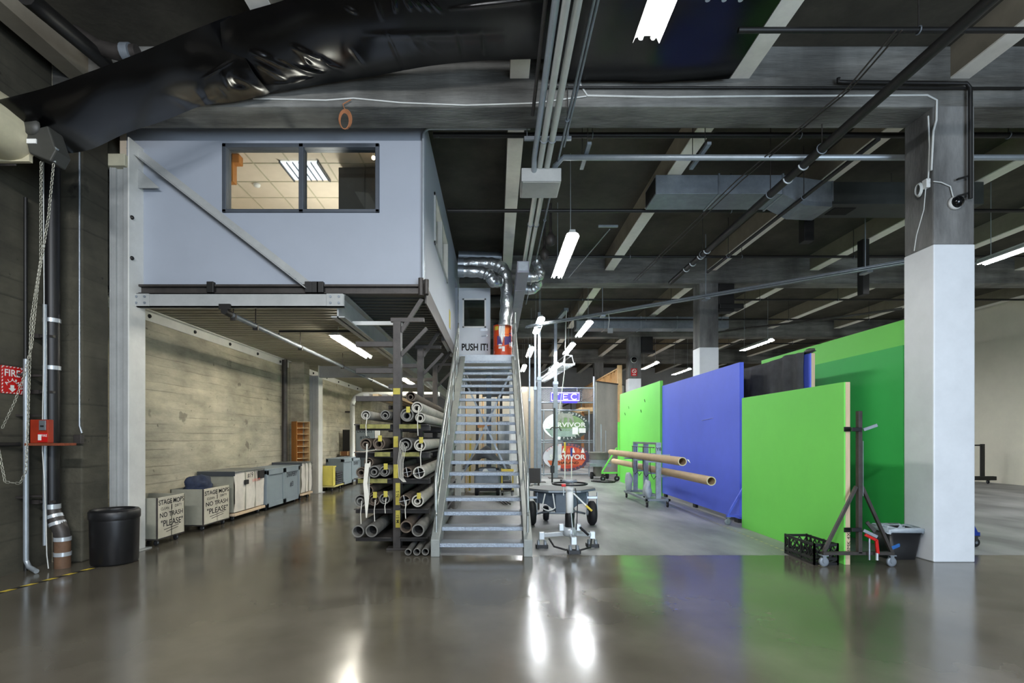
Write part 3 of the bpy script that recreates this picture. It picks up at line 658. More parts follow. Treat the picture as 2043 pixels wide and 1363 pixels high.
part('board', MB().box(-5.7, -4.5, 18.75, 18.79, .98, 1.12), 'brown_wood', t, .003); part('board', MB().box(-5.7, -4.5, 18.95, 18.99, .98, 1.12), 'brown_wood', t, .003)
part('end_board', MB().box(-5.72, -5.68, 18.75, 18.99, .98, 1.12).box(-5.45, -5.42, 18.74, 18.99, .98, 1.12), 'pale_wood', t); part('floor_board', MB().box(-5.7, -4.5, 18.75, 18.99, .96, .98), 'brown_wood', t)
for x in (-5.6, -4.6): part('trestle_leg', MB().box(x - .03, x + .03, 18.8, 18.95, 0, .96), 'brown_wood', t)
# yellow bin with folded drapes on a dolly
t = thing('platform_dolly', 'low wooden dolly under the yellow bin and folded black drapes', 'dolly', (-5.1, 15.9, 0))
part('deck', MB().box(-5.5, -4.88, 15.42, 16.4, .13, .17), 'olive', t, .004); casters(t, -5.4, -4.98, 15.5, 16.28, .13, .06)
t = thing('yellow_bin', 'translucent yellow plastic bin beside folded black drapes', 'bin', (-5.2, 15.57, .17)); w = .015
part('shell', MB().box(-5.46, -4.93, 15.44, 15.46, .17, .76).box(-5.46, -4.93, 15.68, 15.7, .17, .76).box(-5.46, -5.445, 15.44, 15.7, .17, .76).box(-4.945, -4.93, 15.44, 15.7, .17, .76).box(-5.46, -4.93, 15.44, 15.7, .17, .185), 'yellow', t, .004)
part('rim', MB().box(-5.48, -4.91, 15.425, 15.445, .73, .765).box(-5.48, -4.91, 15.695, 15.715, .73, .765).box(-4.93, -4.91, 15.43, 15.71, .73, .765), 'yellow', t, .004)
part('rib', MB().box(-5.3, -5.285, 15.43, 15.44, .2, .73).box(-5.12, -5.105, 15.43, 15.44, .2, .73).box(-5.46, -4.93, 15.43, 15.44, .45, .465), 'yellow', t)
for k in range(6):
    z = .172 + k * .066; q = R.uniform(-.02, .02)
    single('folded_drape', MB().box(-5.4, -4.9 + q, 15.75 + q, 16.36 + q, z, z + .062), 'black_cloth', 'black folded drape in the stack beside the yellow bin, ' + ('lowest of six', 'second from the bottom', 'third from the bottom', 'fourth from the bottom', 'second from the top', 'topmost')[k], 'folded cloth', 'folded drapes on the dolly', .028, seg=3)
# orange pigeonhole shelf
t = thing('pigeonhole_shelf', 'tall orange wooden pigeonhole shelf against the concrete pilaster', 'shelf', (-5.6, 14.3, 0))
ctr = V((-5.46, 14.3, 0)); th = math.radians(45); ex, ey = V((math.cos(th), math.sin(th), 0)), V((-math.sin(th), math.cos(th), 0))
def rbox(mb, u0, u1, v0, v1, z0, z1):
    p = [ctr + ex * u + ey * v + V((0, 0, z)) for u in (u0, u1) for v in (v0, v1) for z in (z0, z1)]
    return mb.add(p, [(0, 1, 3, 2), (4, 6, 7, 5), (0, 4, 5, 1), (2, 3, 7, 6), (0, 2, 6, 4), (1, 5, 7, 3)])
part('side_panel', rbox(MB(), -.19, -.172, -.17, .17, 0, 2.08), 'orange_wood', t, .003)
part('side_panel', rbox(MB(), .172, .19, -.17, .17, 0, 2.08), 'pale_wood', t, .003)
part('back_panel', rbox(MB(), -.172, .172, .155, .17, 0, 2.08), 'orange_wood', t)
for k in range(13): part('shelf', rbox(MB(), -.172, .172, -.165, .155, .04 + k * .168, .055 + k * .168), 'pale_wood', t)
# wall pipes by the pilaster
single('black_downpipe', MB().cyl((-5.76, 13.95, 0), (-5.76, 13.95, 3.76), .07, 14), 'dark_steel', 'dark vertical pipe on the concrete wall beside the orange pigeonhole shelf', 'pipe')

# ================================================================ near side wall: pipes, chains, alarm
t = thing('drain_stack', 'thick black drain stack with a clay foot on the dark concrete wall', 'drain pipe', (-5.62, 6.5, 0))
part('main_pipe', MB().cyl((-5.64, 6.5, .78), (-5.64, 6.5, 5.6), .085, 20), 'black', t)
part('elbow', MB().tube([V((-5.64, 6.5, .8)), V((-5.64, 6.5, .74)), V((-5.60, 6.49, .64)), V((-5.54, 6.48, .54)), V((-5.49, 6.47, .44)), V((-5.48, 6.47, .36))], .085, 18), 'dark_steel', t)
part('foot_pipe', MB().cyl((-5.48, 6.47, 0), (-5.48, 6.47, .38), .085, 20), 'clay', t)
def band(a, b): part('clamp_band', MB().cyl(a, b, .092, 20), 'alu', t)
for z in (2.5, 3.1): band((-5.64, 6.5, z), (-5.64, 6.5, z + .05))
band((-5.64, 6.5, .74), (-5.64, 6.5, .8)); band((-5.605, 6.49, .66), (-5.59, 6.487, .62)); band((-5.56, 6.482, .57), (-5.545, 6.478, .53)); band((-5.48, 6.47, .34), (-5.48, 6.47, .39)); band((-5.48, 6.47, .15), (-5.48, 6.47, .2))
for z in (.82, 2.2, 2.9): part('wall_bracket', MB().box(-5.84, -5.56, 6.42, 6.46, z, z + .03).box(-5.845, -5.72, 6.4, 6.48, z - .01, z + .04), 'dark_steel', t)
for x, y, z0, z1, r, lab in ((-5.74, 6.25, .14, 2.6, .028, 'pale conduit standing on the dark wall beside the fire alarm sign'), (-5.62, 6.376, .3, 3.3, .022, 'thin galvanised pipe in front of the black drain stack'),
                             (-5.80, 6.31, .0, 4.6, .02, 'slim dark conduit between the pale conduit and the red alarm box')):
    mb = MB().cyl((x, y, z0), (x, y, z1), r, 12)
    if z0 == .14: mb.tube([(x, y, .14), (x + .04, y, .06), (x + .2, y - .08, .03)], r, 12)
    t = thing('wall_conduit', lab, 'pipe', (x, y, 0)); part('pipe_run', mb, 'conduit' if r > .021 else 'black_pipe', t)
    for z in (.9, 1.9, 2.4): part('strap', MB().box(-5.85, x, y - .02, y + .02, z, z + .025), 'dark_steel', t)
t = thing('wall_cable_conduit', 'thin conduit dropping down the dark pilaster to a small junction box', 'conduit', (-5.5, 6.72, 1.6))
part('conduit', MB().tube([(-5.47, 6.72, 5.4), (-5.47, 6.72, 1.8), (-5.44, 6.72, 1.7)], .012, 8), 'galv', t); part('junction_box', MB().box(-5.52, -5.42, 6.68, 6.74, 1.56, 1.68), 'dark_steel', t, .006)
t = thing('white_wire', 'thin white wire dangling from the red alarm box to the floor', 'wire', (-5.55, 6.35, 1))
part('wire', MB().tube([(-5.60, 6.33, 5.2), (-5.59, 6.33, 3.4), (-5.585, 6.32, 2.6), (-5.58, 6.3, 2.0), (-5.585, 6.3, 1.5), (-5.56, 6.3, 1.1), (-5.54, 6.3, .6), (-5.53, 6.3, .2), (-5.51, 6.3, .03)], .006, 6), 'cable_white', t)
t = thing('fire_alarm_box', 'red fire alarm pull box on a rusty bracket', 'alarm', (-5.65, 6.3, 1.6))
part('case', MB().box(-5.62, -5.40, 6.17, 6.25, 1.575, 1.86), 'red_box', t, .008); part('pull_plate', MB().box(-5.50, -5.42, 6.155, 6.17, 1.73, 1.85), 'galv', t, .004)
part('pull_slot', MB().box(-5.48, -5.44, 6.15, 6.156, 1.77, 1.79), 'ink', t)
part('notice', MB().box(-5.52, -5.405, 6.163, 6.17, 1.59, 1.7), 'red', t); text('lettering', 'FIRE', .04, (-5.44, 6.162, 1.665), (1, 0, 0), UP, 'white', t, .005); part('notice_panel', MB().box(-5.515, -5.475, 6.161, 6.163, 1.61, 1.68), 'white', t)
t = thing('rusty_bracket', 'rusty steel bar bracket carrying the red alarm box', 'bracket', (-5.6, 6.25, 1.55))
part('shelf_bar', MB().box(-5.66, -5.18, 6.14, 6.32, 1.545, 1.575), 'rust', t, .003); part('black_rod', MB().cyl((-5.84, 5.75, 1.56), (-5.77, 6.2, 1.56), .025, 10), 'black_pipe', t)
t = thing('fire_alarm_sign', 'red and white striped FIRE ALARM sign with a down arrow', 'sign', (-5.84, 6.18, 2.17))
part('board', MB().box(-5.848, -5.838, 6.04, 6.31, 2.17, 2.50), 'red', t)
mb = MB(); X = -5.836
def dia(y, z, dy, dz, w):
    mb.add([(X, y, z), (X, y + w[0], z + w[1]), (X, y + w[0] + dy, z + w[1] + dz), (X, y + dy, z + dz)], [(0, 1, 2, 3)])
for k in range(6):
    dia(6.045 + k * .046, 2.485, .014, .012, (.02, 0)); dia(6.045 + k * .046, 2.173, .014, .012, (.02, 0))
for k in range(8):
    dia(6.042, 2.185 + k * .04, .016, .014, (0, .02)); dia(6.292, 2.185 + k * .04, .016, .014, (0, .02))
part('hazard_stripe', mb, 'silver_text', t)
text('lettering', 'FIRE', .115, (-5.838, 6.175, 2.415), XD, UP, 'silver_text', t, .02, width=.2)
arc_text('lettering', 'ALARM', .058, (-5.838, 6.175, 2.25), XD, UP, .085, .085, 150, 30, 'silver_text', t)
part('arrow', MB().add([(X, 6.15, 2.275), (X, 6.15, 2.235), (X, 6.125, 2.235), (X, 6.175, 2.19), (X, 6.225, 2.235), (X, 6.2, 2.235), (X, 6.2, 2.275)], [(0, 1, 2, 3, 4, 5, 6)]), 'silver_text', t)
# roller-door drum, hoist motor and chains
t = thing('roller_door_drum', 'cream canvas-covered roller door drum high on the dark wall', 'roller door', (-5.5, 5.2, 5))
def dr(u, v):
    y = 3.4 + 2.35 * u; a = 2 * PI * v; r = .36 + .02 * math.sin(a * 3 + u * 4)
    return V((-5.46 + r * .95 * math.cos(a), y, 5.02 + r * math.sin(a) - (.06 * math.sin(a) if math.sin(a) < 0 else 0)))
part('roll', MB().grid(dr, 12, 24).box(-5.83, -5.2, 5.70, 5.745, 4.72, 5.3), 'cream_cloth', t)
part('end_bracket', MB().box(-5.84, -5.4, 5.75, 5.77, 4.7, 5.4), 'dark_steel', t, .01)
t = thing('hoist_motor', 'dark grey chain hoist motor at the end of the roller drum', 'hoist', (-5.05, 5.7, 4.9))
part('case', MB().prism([at(48, 262, 5.6), at(95, 250, 5.6), at(112, 300, 5.6), at(100, 322, 5.6), at(57, 305, 5.6)], (0, .2, 0)), 'motor', t, .015)
part('round_cover', MB().lathe([(.001, 5.57), (.09, 5.575), (.1, 5.6)], (at(62, 252, 5.6).x, 0, at(62, 252, 5.6).z), 18, 'Y'), 'motor', t)
part('rating_plate', MB().box(at(53, 0, 5.59).x, at(72, 0, 5.59).x, 5.588, 5.6, at(0, 286, 5.59).z, at(0, 277, 5.59).z), 'white', t)
part('chain_guide', MB().cyl(at(107, 305, 5.65), at(107, 324, 5.65), .022, 10), 'alu', t); part('bracket', MB().bar(at(92, 285, 5.62), at(114, 300, 5.62), .03, .04), 'galv', t)
def chain(pts, label, step=.045):
    P = [V(p) for p in pts]; mb = MB(); k = 0
    for a, b in zip(P, P[1:]):
        n = max(1, int((b - a).length / step)); d = (b - a).normalized(); s, u = basis(d)
        for i in range(n):
            c = a.lerp(b, (i + .5) / n); w = s if k % 2 else u; k += 1
            loop = [c + d * (step * .62 * math.cos(q)) + w * (.013 * math.sin(q)) for q in [PI * j / 3 for j in range(6)]]
            mb.tube(loop + loop[:1], .0045, 5, False)
    return single('hand_chain', mb, 'chain', label, 'chain')
chain([at(82, 322, 5.7), at(81, 520, 5.7), at(62, 640, 5.7), at(55, 860, 5.7), at(52, 940, 5.7), at(40, 965, 5.7), at(10, 962, 5.7), at(-6, 880, 5.7)], 'hoist hand chain strand hanging straight then looping low by the wall')
chain([at(107, 326, 5.65), at(97, 430, 5.65), at(76, 560, 5.65), at(63, 690, 5.65), at(48, 752, 5.65), at(28, 805, 5.65), at(4, 855, 5.65)], 'hoist hand chain strand hanging from the bright chain guide')
# trash can
t = thing('trash_can', 'round black trash can standing beside the white steel column', 'trash can', (-4.98, 6.72, 0))
part('body', MB().lathe([(.001, 0), (.25, 0), (.262, .02), (.272, .55), (.275, .68), (.26, .69), (.245, .66), (.24, .05), (.001, .05)], (-5.02, 6.74, 0), 36), 'black', t)
part('lid_rim', MB().lathe([(.277, .58), (.284, .6), (.284, .68), (.262, .705), (.225, .705), (.215, .66), (.24, .6)], (-5.02, 6.74, 0), 36), 'black', t)
mb1, mb2 = MB(), MB()
for k in range(14):
    y = 5.2 + k * .11; m_ = mb1 if k % 2 else mb2
    x = -5.33 + .02 * k
    m_.add([(x, y, .003), (x + .07, y + .03, .003), (x + .07 + .022, y + .14, .003), (x + .022, y + .11, .003)], [(0, 1, 2, 3)])
struct('floor_marking', mb1, 'tape_k'); struct('floor_marking', mb2, 'tape_y')

# ================================================================ pipe rack
XP = -1.45
t = RK = thing('cantilever_rack', 'dark steel cantilever rack loaded with rolls and tubes beside the stairs', 'rack', (XP, 10.9, 0))
LV = [.195, .605, 1.04, 1.42, 1.82, 2.25, 2.66, 3.05]
for i, y in enumerate((7.46, 9.74, 12.1)):
    part('upright', MB().box(XP - .055, XP + .055, y, y + .16, 0, 3.34), 'dark_steel', t, .004)
    part('base_foot', MB().box(-1.60, -1.30, y - .02, y + .18, 0, .03), 'dark_steel', t, .004)
    for k, z in enumerate(LV):
        part('arm', MB().box(-2.06, XP - .05, y + .04, y + .12, z - .075, z), 'dark_steel', t, .003)
        if k < 5: part('arm', MB().box(XP + .05, -.97, y + .04, y + .12, z - .075, z), 'dark_steel', t, .003)
    part('brace', MB().bar((XP + .05, y + .08, 3.2), (-1.09, y + .08, 3.68), .05, .06), 'dark_steel', t)
    part('brace', MB().bar((XP + .05, y + .08, 2.85), (-1.02, y + .08, 3.25), .05, .05), 'dark_steel', t)
    part('head_bar', MB().box(XP - .1, -1.06, y + .05, y + .11, 3.34, 3.4), 'dark_steel', t)
for k, z in enumerate(LV[:5]):
    for x0, x1, s in ((-2.04, XP - .06, 'l'), (XP + .06, -.98, 'r')):
        if k > 0 or s == 'r' or True:
            part('shelf_board', MB().box(x0, x1, 7.34, 12.6, z, z + .014), 'dark_steel', t)
for z, xa, xb in ((1.82, -1.95, -1.52), (1.82, XP + .06, -1.08), (1.42, -1.74, -1.52), (1.42, -1.35, -1.1), (1.04, -1.98, -1.56)):
    part('yellow_lip', MB().box(xa, xb, 7.325, 7.34, z - .05, z + .012), 'yellow_lip', t)
for z0, z1, x in ((2.27, 2.36, XP), (1.5, 1.66, XP - .01), (.66, .98, XP + .02), (.33, .58, XP + .02), (1.05, 1.25, XP - .01)):
    part('yellow_tag', MB().box(x - .035 if z0 < 2 else x - .05, x + .03 if z0 < 2 else x + .05, 7.452, 7.46, z0, z1), 'yellow_tag', t)
for zz, s in ((.82, 'N-5'), (.46, 'M-51')): text('lettering', s, .06, (XP + .018, 7.452, zz), (0, 0, 1), (-1, 0, 0), 'ink', t, .004)
def roll(px, py, r_px, Y, ln, kind, label, core=.6, tagged=0, string=0, cap=None, rz=0):
    c = at(690 + .264 * px, 760 + .264 * py, Y); r = r_px * .264 * Y / F; x, z = c.x, c.z
    nm, cat = ('cardboard_tube', 'tube') if kind in ('card', 'carpet3') else ('vinyl_roll', 'roll')
    t = thing(nm, label, cat, (x, Y, z), 'tubes and rolls in the pipe rack')
    part('outer_roll', MB().ring((x, Y, z), (x + rz, Y + ln, z), r, r * .8, 22), kind, t)
    if core and not cap:
        part('inner_roll', MB().ring((x - r * .1, Y + .02, z - r * .12), (x - r * .1, Y + ln * .9, z - r * .12), r * core, r * core * .62, 18), kind, t)
    part('bore', MB().cyl((x, Y + .16, z), (x + rz, Y + ln - .1, z), r * .82, 16), 'bore', t)
    if tagged: part('yellow_tag', MB().box(x - .01, x + .045, Y - .012, Y - .004, z + r * .35, z + r * .35 + .085), 'yellow_tag', t)
    if string:
        part('hanging_tie', MB().tube([(x + .02, Y - .01, z), (x + .025, Y - .03, z - .05), (x + .01, Y - .025, z - string * .5), (x + .018, Y - .03, z - string)], .006 if string < .5 else .011, 6), 'strip', t)
    if cap:
        mb = MB()
        for a in (.2, .2 + PI / 2): mb.bar((x - r * math.cos(a), Y - .006, z - r * math.sin(a)), (x + r * math.cos(a), Y - .006, z + r * math.sin(a)), .002, r * .6, (0, 1, 0))
        part('cross_tape', mb, 'paper', t); text('lettering', cap, r * .5, (x, Y - .008, z), (.2, 0, .98), (-.98, 0, .2), 'ink', t, .01)
    return t
ws, ss = ', wall side of rack', ', stair side of rack'
roll(490, 118, 38, 7.7, 4.5, 'carpet3', 'brown roll lying alone above the top shelf beside the upright')
roll(150, 258, 35, 7.3, 4.5, 'carpet2', 'pale torn roll outermost on the top shelf' + ws, string=.3)
roll(298, 258, 36, 7.3, 5, 'carpet', 'grey roll by the upright on the top shelf' + ws)
roll(462, 258, 50, 7.2, 5, 'carpet', 'wide ringed roll by the upright on the top shelf' + ss, .7, 1)
roll(538, 200, 42, 7.2, 5.5, 'carpet2', 'pale roll riding on top of two others on the top shelf' + ss, .7, string=.4)
roll(562, 278, 38, 7.2, 5.5, 'carpet2', 'pale roll outermost on the top shelf' + ss, .7)
roll(150, 478, 44, 7.3, 5, 'carpet3', 'dark roll outermost on the second shelf' + ws, string=.75)
roll(250, 474, 46, 7.3, 5, 'carpet3', 'dark roll with yellow tag by the upright on the second shelf' + ws, .7, 1)
roll(452, 480, 50, 7.25, 5, 'carpet', 'grey roll hung with white straps on the second shelf' + ss)
roll(560, 487, 45, 7.2, 5, 'carpet2', 'pale unravelling roll outermost on the second shelf' + ss, .6, 1, .3)
roll(172, 616, 35, 7.35, 5, 'carpet3', 'dark roll lying on top of three others on the third shelf' + ws, .6, 0, .6)
roll(116, 692, 39, 7.25, 5, 'carpet3', 'dark roll outermost on the third shelf' + ws, .7)
roll(214, 686, 45, 7.25, 5, 'carpet', 'torn grey roll in the middle of the third shelf' + ws, .55)
roll(293, 684, 40, 7.25, 5, 'carpet', 'grey roll with yellow tag by the upright on the third shelf' + ws, .6, 1)
roll(463, 690, 38, 7.25, 5, 'carpet3', 'tube with white cross tape by the upright on the third shelf' + ss, 0, cap='17')
roll(553, 694, 46, 7.2, 5, 'carpet2', 'pale tube with white cross tape outermost on the third shelf, stair side', 0, cap='13.99')
roll(172, 828, 35, 7.35, 5, 'carpet3', 'dark tube lying on top of three others on the fourth shelf' + ws, 0)
roll(110, 906, 47, 7.25, 5, 'carpet', 'dusty grey roll outermost on the fourth shelf' + ws, .6, 0, .35)
roll(212, 900, 44, 7.25, 5, 'carpet3', 'dark tagged roll in the middle of the fourth shelf' + ws, .6, 1, .3)
roll(292, 892, 40, 7.25, 5, 'carpet', 'grey roll by the upright on the fourth shelf' + ws, .5, 1, .2)
roll(445, 905, 43, 7.2, 5, 'carpet3', 'tube with white cross tape by the upright on the fourth shelf' + ss, 0, string=.25, cap='17.8M')
roll(543, 908, 46, 7.2, 5, 'carpet2', 'pale roll with a thin core outermost on the fourth shelf' + ss, .55, 1)
roll(92, 1138, 46, 7.1, 5, 'carpet', 'big open tube outermost on the lowest shelf' + ws, 0)
roll(195, 1134, 48, 7.1, 5, 'carpet', 'big torn-lipped open tube by the upright on the lowest shelf' + ws, 0)
roll(455, 1104, 46, 7.15, 5, 'carpet3', 'dark open tube by the upright on the lowest shelf' + ss, 0)
roll(545, 1130, 48, 7.05, 5, 'carpet', 'grey open tube outermost on the lowest shelf' + ss, 0)
roll(470, 1295, 25, 7.08, 4, 'carpet', 'small tube on the floor under the rack, beside the upright', 0)
roll(536, 1293, 27, 7.08, 4, 'carpet', 'small tube on the floor under the rack, middle of three', 0)
roll(600, 1292, 27, 7.08, 4, 'carpet', 'small tube on the floor under the rack, beside the stair foot', 0)
t = thing('strap_bundle', 'bundle of white straps hanging from the second rack shelf', 'straps', (-1.33, 7.2, 1.2))
for k in range(5): part('strap', MB().tube([(-1.34 + .02 * k, 7.17, 1.6 - .02 * k), (-1.37 + .018 * k, 7.14, 1.3), (-1.36 + .015 * k, 7.15, 1.08), (-1.30 + .01 * k, 7.16, 1.02)], .0035, 6), 'strip', t)
t = thing('hanging_strap', 'long cream webbing strap trailing from the third rack shelf', 'strap', (-1.82, 7.3, 1))
part('webbing', MB().add([(-1.84, 7.18, 1.28), (-1.78, 7.18, 1.28), (-1.80, 7.16, 1.0), (-1.86, 7.16, 1.0), (-1.775, 7.15, .8), (-1.84, 7.15, .78), (-1.805, 7.15, .52), (-1.82, 7.15, .52)], [(0, 1, 2, 3), (3, 2, 4, 5), (5, 4, 6, 7)]), 'strip', t)
# small stuff stored on the upper arms behind
for k in range(4):
    single('long_batten', MB().bar((-1.98 + k * .12, 7.8 + .1 * k, 2.29), (-1.98 + k * .12, 12.7, 2.29), .09, .05), 'pale_wood' if k % 2 else 'carpet2', 'long ' + ('pale', 'light wood', 'dusty', 'short light wood')[k] + ' batten lying on the upper rack arms, ' + ('outermost', 'second from the wall', 'second from the uprights', 'beside the uprights')[k], 'batten', 'battens on the rack arms')

# ================================================================ staircase
RS, GO, Y1S = .176, .292, 7.07
t = ST = thing('metal_staircase', 'straight grey steel staircase with open treads up to the office landing', 'staircase', (-.2, 10, 0))
for x0, x1 in ((-.90, -.78), (.38, .50)):
    y0, yt = Y1S - .03, Y1S + 20 * GO
    poly = [(x0, y0, 0), (x0, y0 + .13, 0), (x0, y0 + .26, .02), (x0, yt, 3.46), (x0, yt, 3.70), (x0, y0 + .0, .235)]
    part('stringer', MB().prism(poly, (x1 - x0, 0, 0)), 'stringer', t, .006)
for k in range(1, 21):
    y, z = Y1S + (k - 1) * GO, k * RS
    tr = part('tread', MB().box(-.78, .38, y + .012, y + .30, z - .04, z), 'stair', t, .004)
    part('nosing', MB().box(-.78, .38, y, y + .05, z - .052, z + .003), 'tread', tr, .004)
def rail(side, x):
    def q(k, h): return V((x + (-.10 if x < 0 else .02) * (k - 1) / 20, Y1S + (k - 1) * GO, k * RS + h))
    top = [q(1.2, .42), q(1.25, .84)] + [q(1.6, .9), q(20.2, .9)]
    g = part('handrail', MB().tube(top, .022, 10), 'rail', t)
    for h in (.62, .34): part('mid_rail', MB().tube([q(1.25, h), q(20.2, h)], .017, 8), 'rail', t)
    for k in (1.4, 5.2, 9.4, 13.6, 17.6, 20.2): part('baluster', MB().cyl(q(k, -.08), q(k, .9), .02, 8), 'rail', t)
rail('l', -.84); rail('r', .44)
# landing
t = thing('stair_landing', 'grey steel landing at the head of the staircase by the office door', 'landing', (-.2, 14, 0))
part('deck_plate', MB().box(-1.04, .52, 12.9, 15.4, 3.66, 3.70), 'stair', t, .003)
part('edge_channel', MB().box(-.92, .52, 12.88, 12.9, 3.50, 3.72).box(-1.04, .52, 15.38, 15.4, 3.5, 3.7), 'stair', t, .003)
for x in (-1.02, .47):
    for y in (13.6, 15.2): part('leg', MB().box(x - .08, x + .08, y, y + .12, 0, 3.66), 'steel_white', t, .004)
for a, b in (((-.95, 13.66, 3.4), (.40, 13.66, .5)), ((.40, 13.68, 3.4), (-.95, 13.68, .5))): part('cross_brace', MB().bar(a, b, .03, .05), 'stair', t)
for y in (12.95, 14.1, 15.3): part('guard_post', MB().cyl((.48, y, 3.66), (.48, y, 4.8), .025, 10), 'rail', t)
for z in (4.2, 4.5, 4.78): part('guard_rail', MB().cyl((.48, 12.95, z), (.48, 15.3, z), .02, 8), 'rail', t)
# open office door
t = thing('office_door', 'open white office door lettered PUSH IT at the head of the stairs', 'door', (-1.0, 14.0, 3.7)); y = 14.02
part('leaf', MB().box(-1.03, -.90, y, y + .045, 3.71, 5.73).box(-.30, -.16, y, y + .045, 3.71, 5.73).box(-.90, -.30, y, y + .045, 3.71, 4.66).box(-.90, -.30, y, y + .045, 5.42, 5.73), 'door', t)
part('vision_pane', MB().box(-.90, -.30, y + .02, y + .026, 4.66, 5.42), 'wglass', t)
part('pane_bead', MB().box(-.92, -.88, y - .012, y, 4.64, 5.44).box(-.32, -.28, y - .012, y, 4.64, 5.44).box(-.92, -.28, y - .012, y, 4.64, 4.68).box(-.92, -.28, y - .012, y, 5.40, 5.44), 'white', t)
part('lever_handle', MB().cyl((-.26, y - .05, 4.42), (-.26, y, 4.42), .03, 12).tube([(-.26, y - .05, 4.42), (-.40, y - .05, 4.41)], .012, 8), 'alu', t)
part('deadbolt', MB().cyl((-.26, y - .02, 4.58), (-.26, y, 4.58), .03, 12), 'alu', t)
part('hinge', MB().cyl((-1.035, y - .01, 5.4), (-1.035, y - .01, 5.5), .012, 8), 'alu', t)
text('lettering', 'PUSH IT!', .26, (-.585, y, 4.10), (1, 0, 0), UP, 'ink', t, .03, width=.72, lift=.004)
single('small_placard', MB().box(-.43, -.26, 14.005, 14.015, 4.55, 4.62), 'galv', 'small metal placard above the door lever', 'placard')
# door loop conduit over the door
single('door_conduit', MB().tube([(-1.04, 13.9, 5.85), (-1.0, 13.9, 6.0)] + arc((-.8, 13.9, 5.95), .18, 150, 90, (1, 0, 0), (0, 0, 1)) + [(-.2, 13.9, 6.13)], .016, 8), 'conduit', 'bent grey conduit over the open office door', 'conduit')
single('yellow_notice', MB().box(-1.051, -1.044, 11.4, 11.7, 4.1, 4.5), 'yellow_tag', 'yellow notice on the office side wall above the handrail', 'notice')
# drum on the landing
t = thing('oil_drum', 'orange red oil drum covered in stickers at the stair head', 'drum', (.15, 13.5, 3.7))
cx, cy = .17, 13.45
part('barrel', MB().lathe([(.001, 3.70), (.245, 3.70), (.25, 3.72), (.245, 3.74), (.245, 3.98), (.255, 4.0), (.245, 4.02), (.245, 4.28), (.255, 4.3), (.245, 4.32), (.245, 4.57), (.252, 4.58)], (cx, cy, 0), 32), 'drum', t)
part('rim', MB().lathe([(.25, 4.56), (.258, 4.58), (.258, 4.62), (.235, 4.62), (.23, 4.58), (.001, 4.58)], (cx, cy, 0), 32), 'black', t)
def patch(a0, a1, z0, z1, r=.2475, rot=0):
    vs = []
    n = 6
    for i in range(n + 1):
        a = math.radians(a0 + (a1 - a0) * i / n); vs += [(cx + r * math.sin(a), cy - r * math.cos(a), z0 + rot * i / n), (cx + r * math.sin(a), cy - r * math.cos(a), z1 + rot * i / n)]
    return MB().add(vs, [(2 * i, 2 * i + 2, 2 * i + 3, 2 * i + 1) for i in range(n)])
part('sticker', patch(-58, -28, 4.42, 4.52), 'tape_y', t); part('sticker', patch(-36, -2, 4.03, 4.26), 'purple', t); part('sticker', patch(10, 62, 4.02, 4.30, rot=.06), 'purple', t)
part('sticker', patch(-26, -6, 3.93, 4.05, .249), 'paper', t); part('sticker', patch(-4, 12, 3.86, 4.0, .249, .0), 'paper', t); part('sticker', patch(8, 40, 4.25, 4.5, .248), 'orange', t); part('sticker', patch(42, 58, 3.98, 4.1, .249), 'paper', t); part('sticker', patch(-62, -58, 3.82, 3.88, .249), 'paper', t)
def rag(u, v):
    a = math.radians(-22 + 34 * u); zz = 4.52 - .36 * v * (1 - .25 * math.sin(u * 9)); r = .262 + .012 * math.sin(u * 14 + v * 5)
    return V((cx + r * math.sin(a), cy - r * math.cos(a), zz))
single('white_rag', MB().grid(rag, 14, 10), 'white', 'white rag hung over the orange red oil drum', 'rag')

# ================================================================ under and behind the stairs
t = thing('scissor_lift', 'pale grey machine body with a white badge beneath the stairs', 'lift', (-.1, 14.8, 0))
part('body', MB().box(-.62, .10, 14.3, 15.5, .28, .72), 'galv_matt', t, .05, seg=3); part('hood', MB().box(-.5, 0, 14.25, 14.9, .6, .78), 'galv_matt', t, .05, seg=3)
part('badge', MB().lathe([(.001, -.012), (.075, -.01), (.08, 0)], (-.3, 14.25, .69), 20, 'Y').add([], []), 'white', t)
for x in (-.55, .05):
    for y in (14.45, 15.3): part('wheel', MB().lathe([(.02, -.05), (.13, -.05), (.14, -.03), (.14, .03), (.13, .05), (.02, .05)], (x, y, .14), 18, 'X'), 'rubber', t)
for y in (14.4, 15.25): part('axle', MB().box(-.55, .05, y, y + .1, .12, .3), 'dark_steel', t)
def tarp(u, v):
    x = -.95 + 1.4 * u; y = 14.4 + 1.3 * v
    h = .74 + .62 * math.exp(-((u - .45) / .3) ** 2) * (.5 + .5 * math.sin(PI * min(1, v * 1.25))) + .07 * mnoise.noise(V((x * 4, y * 4, 1)))
    return V((x, y, h))
single('black_tarp', MB().grid(tarp, 26, 20), 'black_cloth', 'black tarp heaped over the pale machine beneath the stairs', 'tarp', solid=.02)
for k, (x, w_, h, m_, lab) in enumerate(((-1.0, .5, 3.1, 'beige', 'beige flat panel behind the stairs beside the landing leg'), (-.42, .42, 3.0, 'container', 'greyer narrow flat panel behind the stairs'), (.1, .55, 3.05, 'beige', 'beige wide flat panel behind the stairs nearer the tall posts'))):
    t = thing('scenery_panel', lab, 'panel', (x + w_ / 2, 17.3 + .1 * k, 0))
    part('face', MB().box(x, x + w_, 17.3 + .1 * k, 17.33 + .1 * k, 0.02, h), m_, t, .004); part('edge_stud', MB().box(x - .03, x, 17.3 + .1 * k, 17.36 + .1 * k, 0, h).box(x + w_, x + w_ + .03, 17.3 + .1 * k, 17.36 + .1 * k, 0, h), 'stud', t)
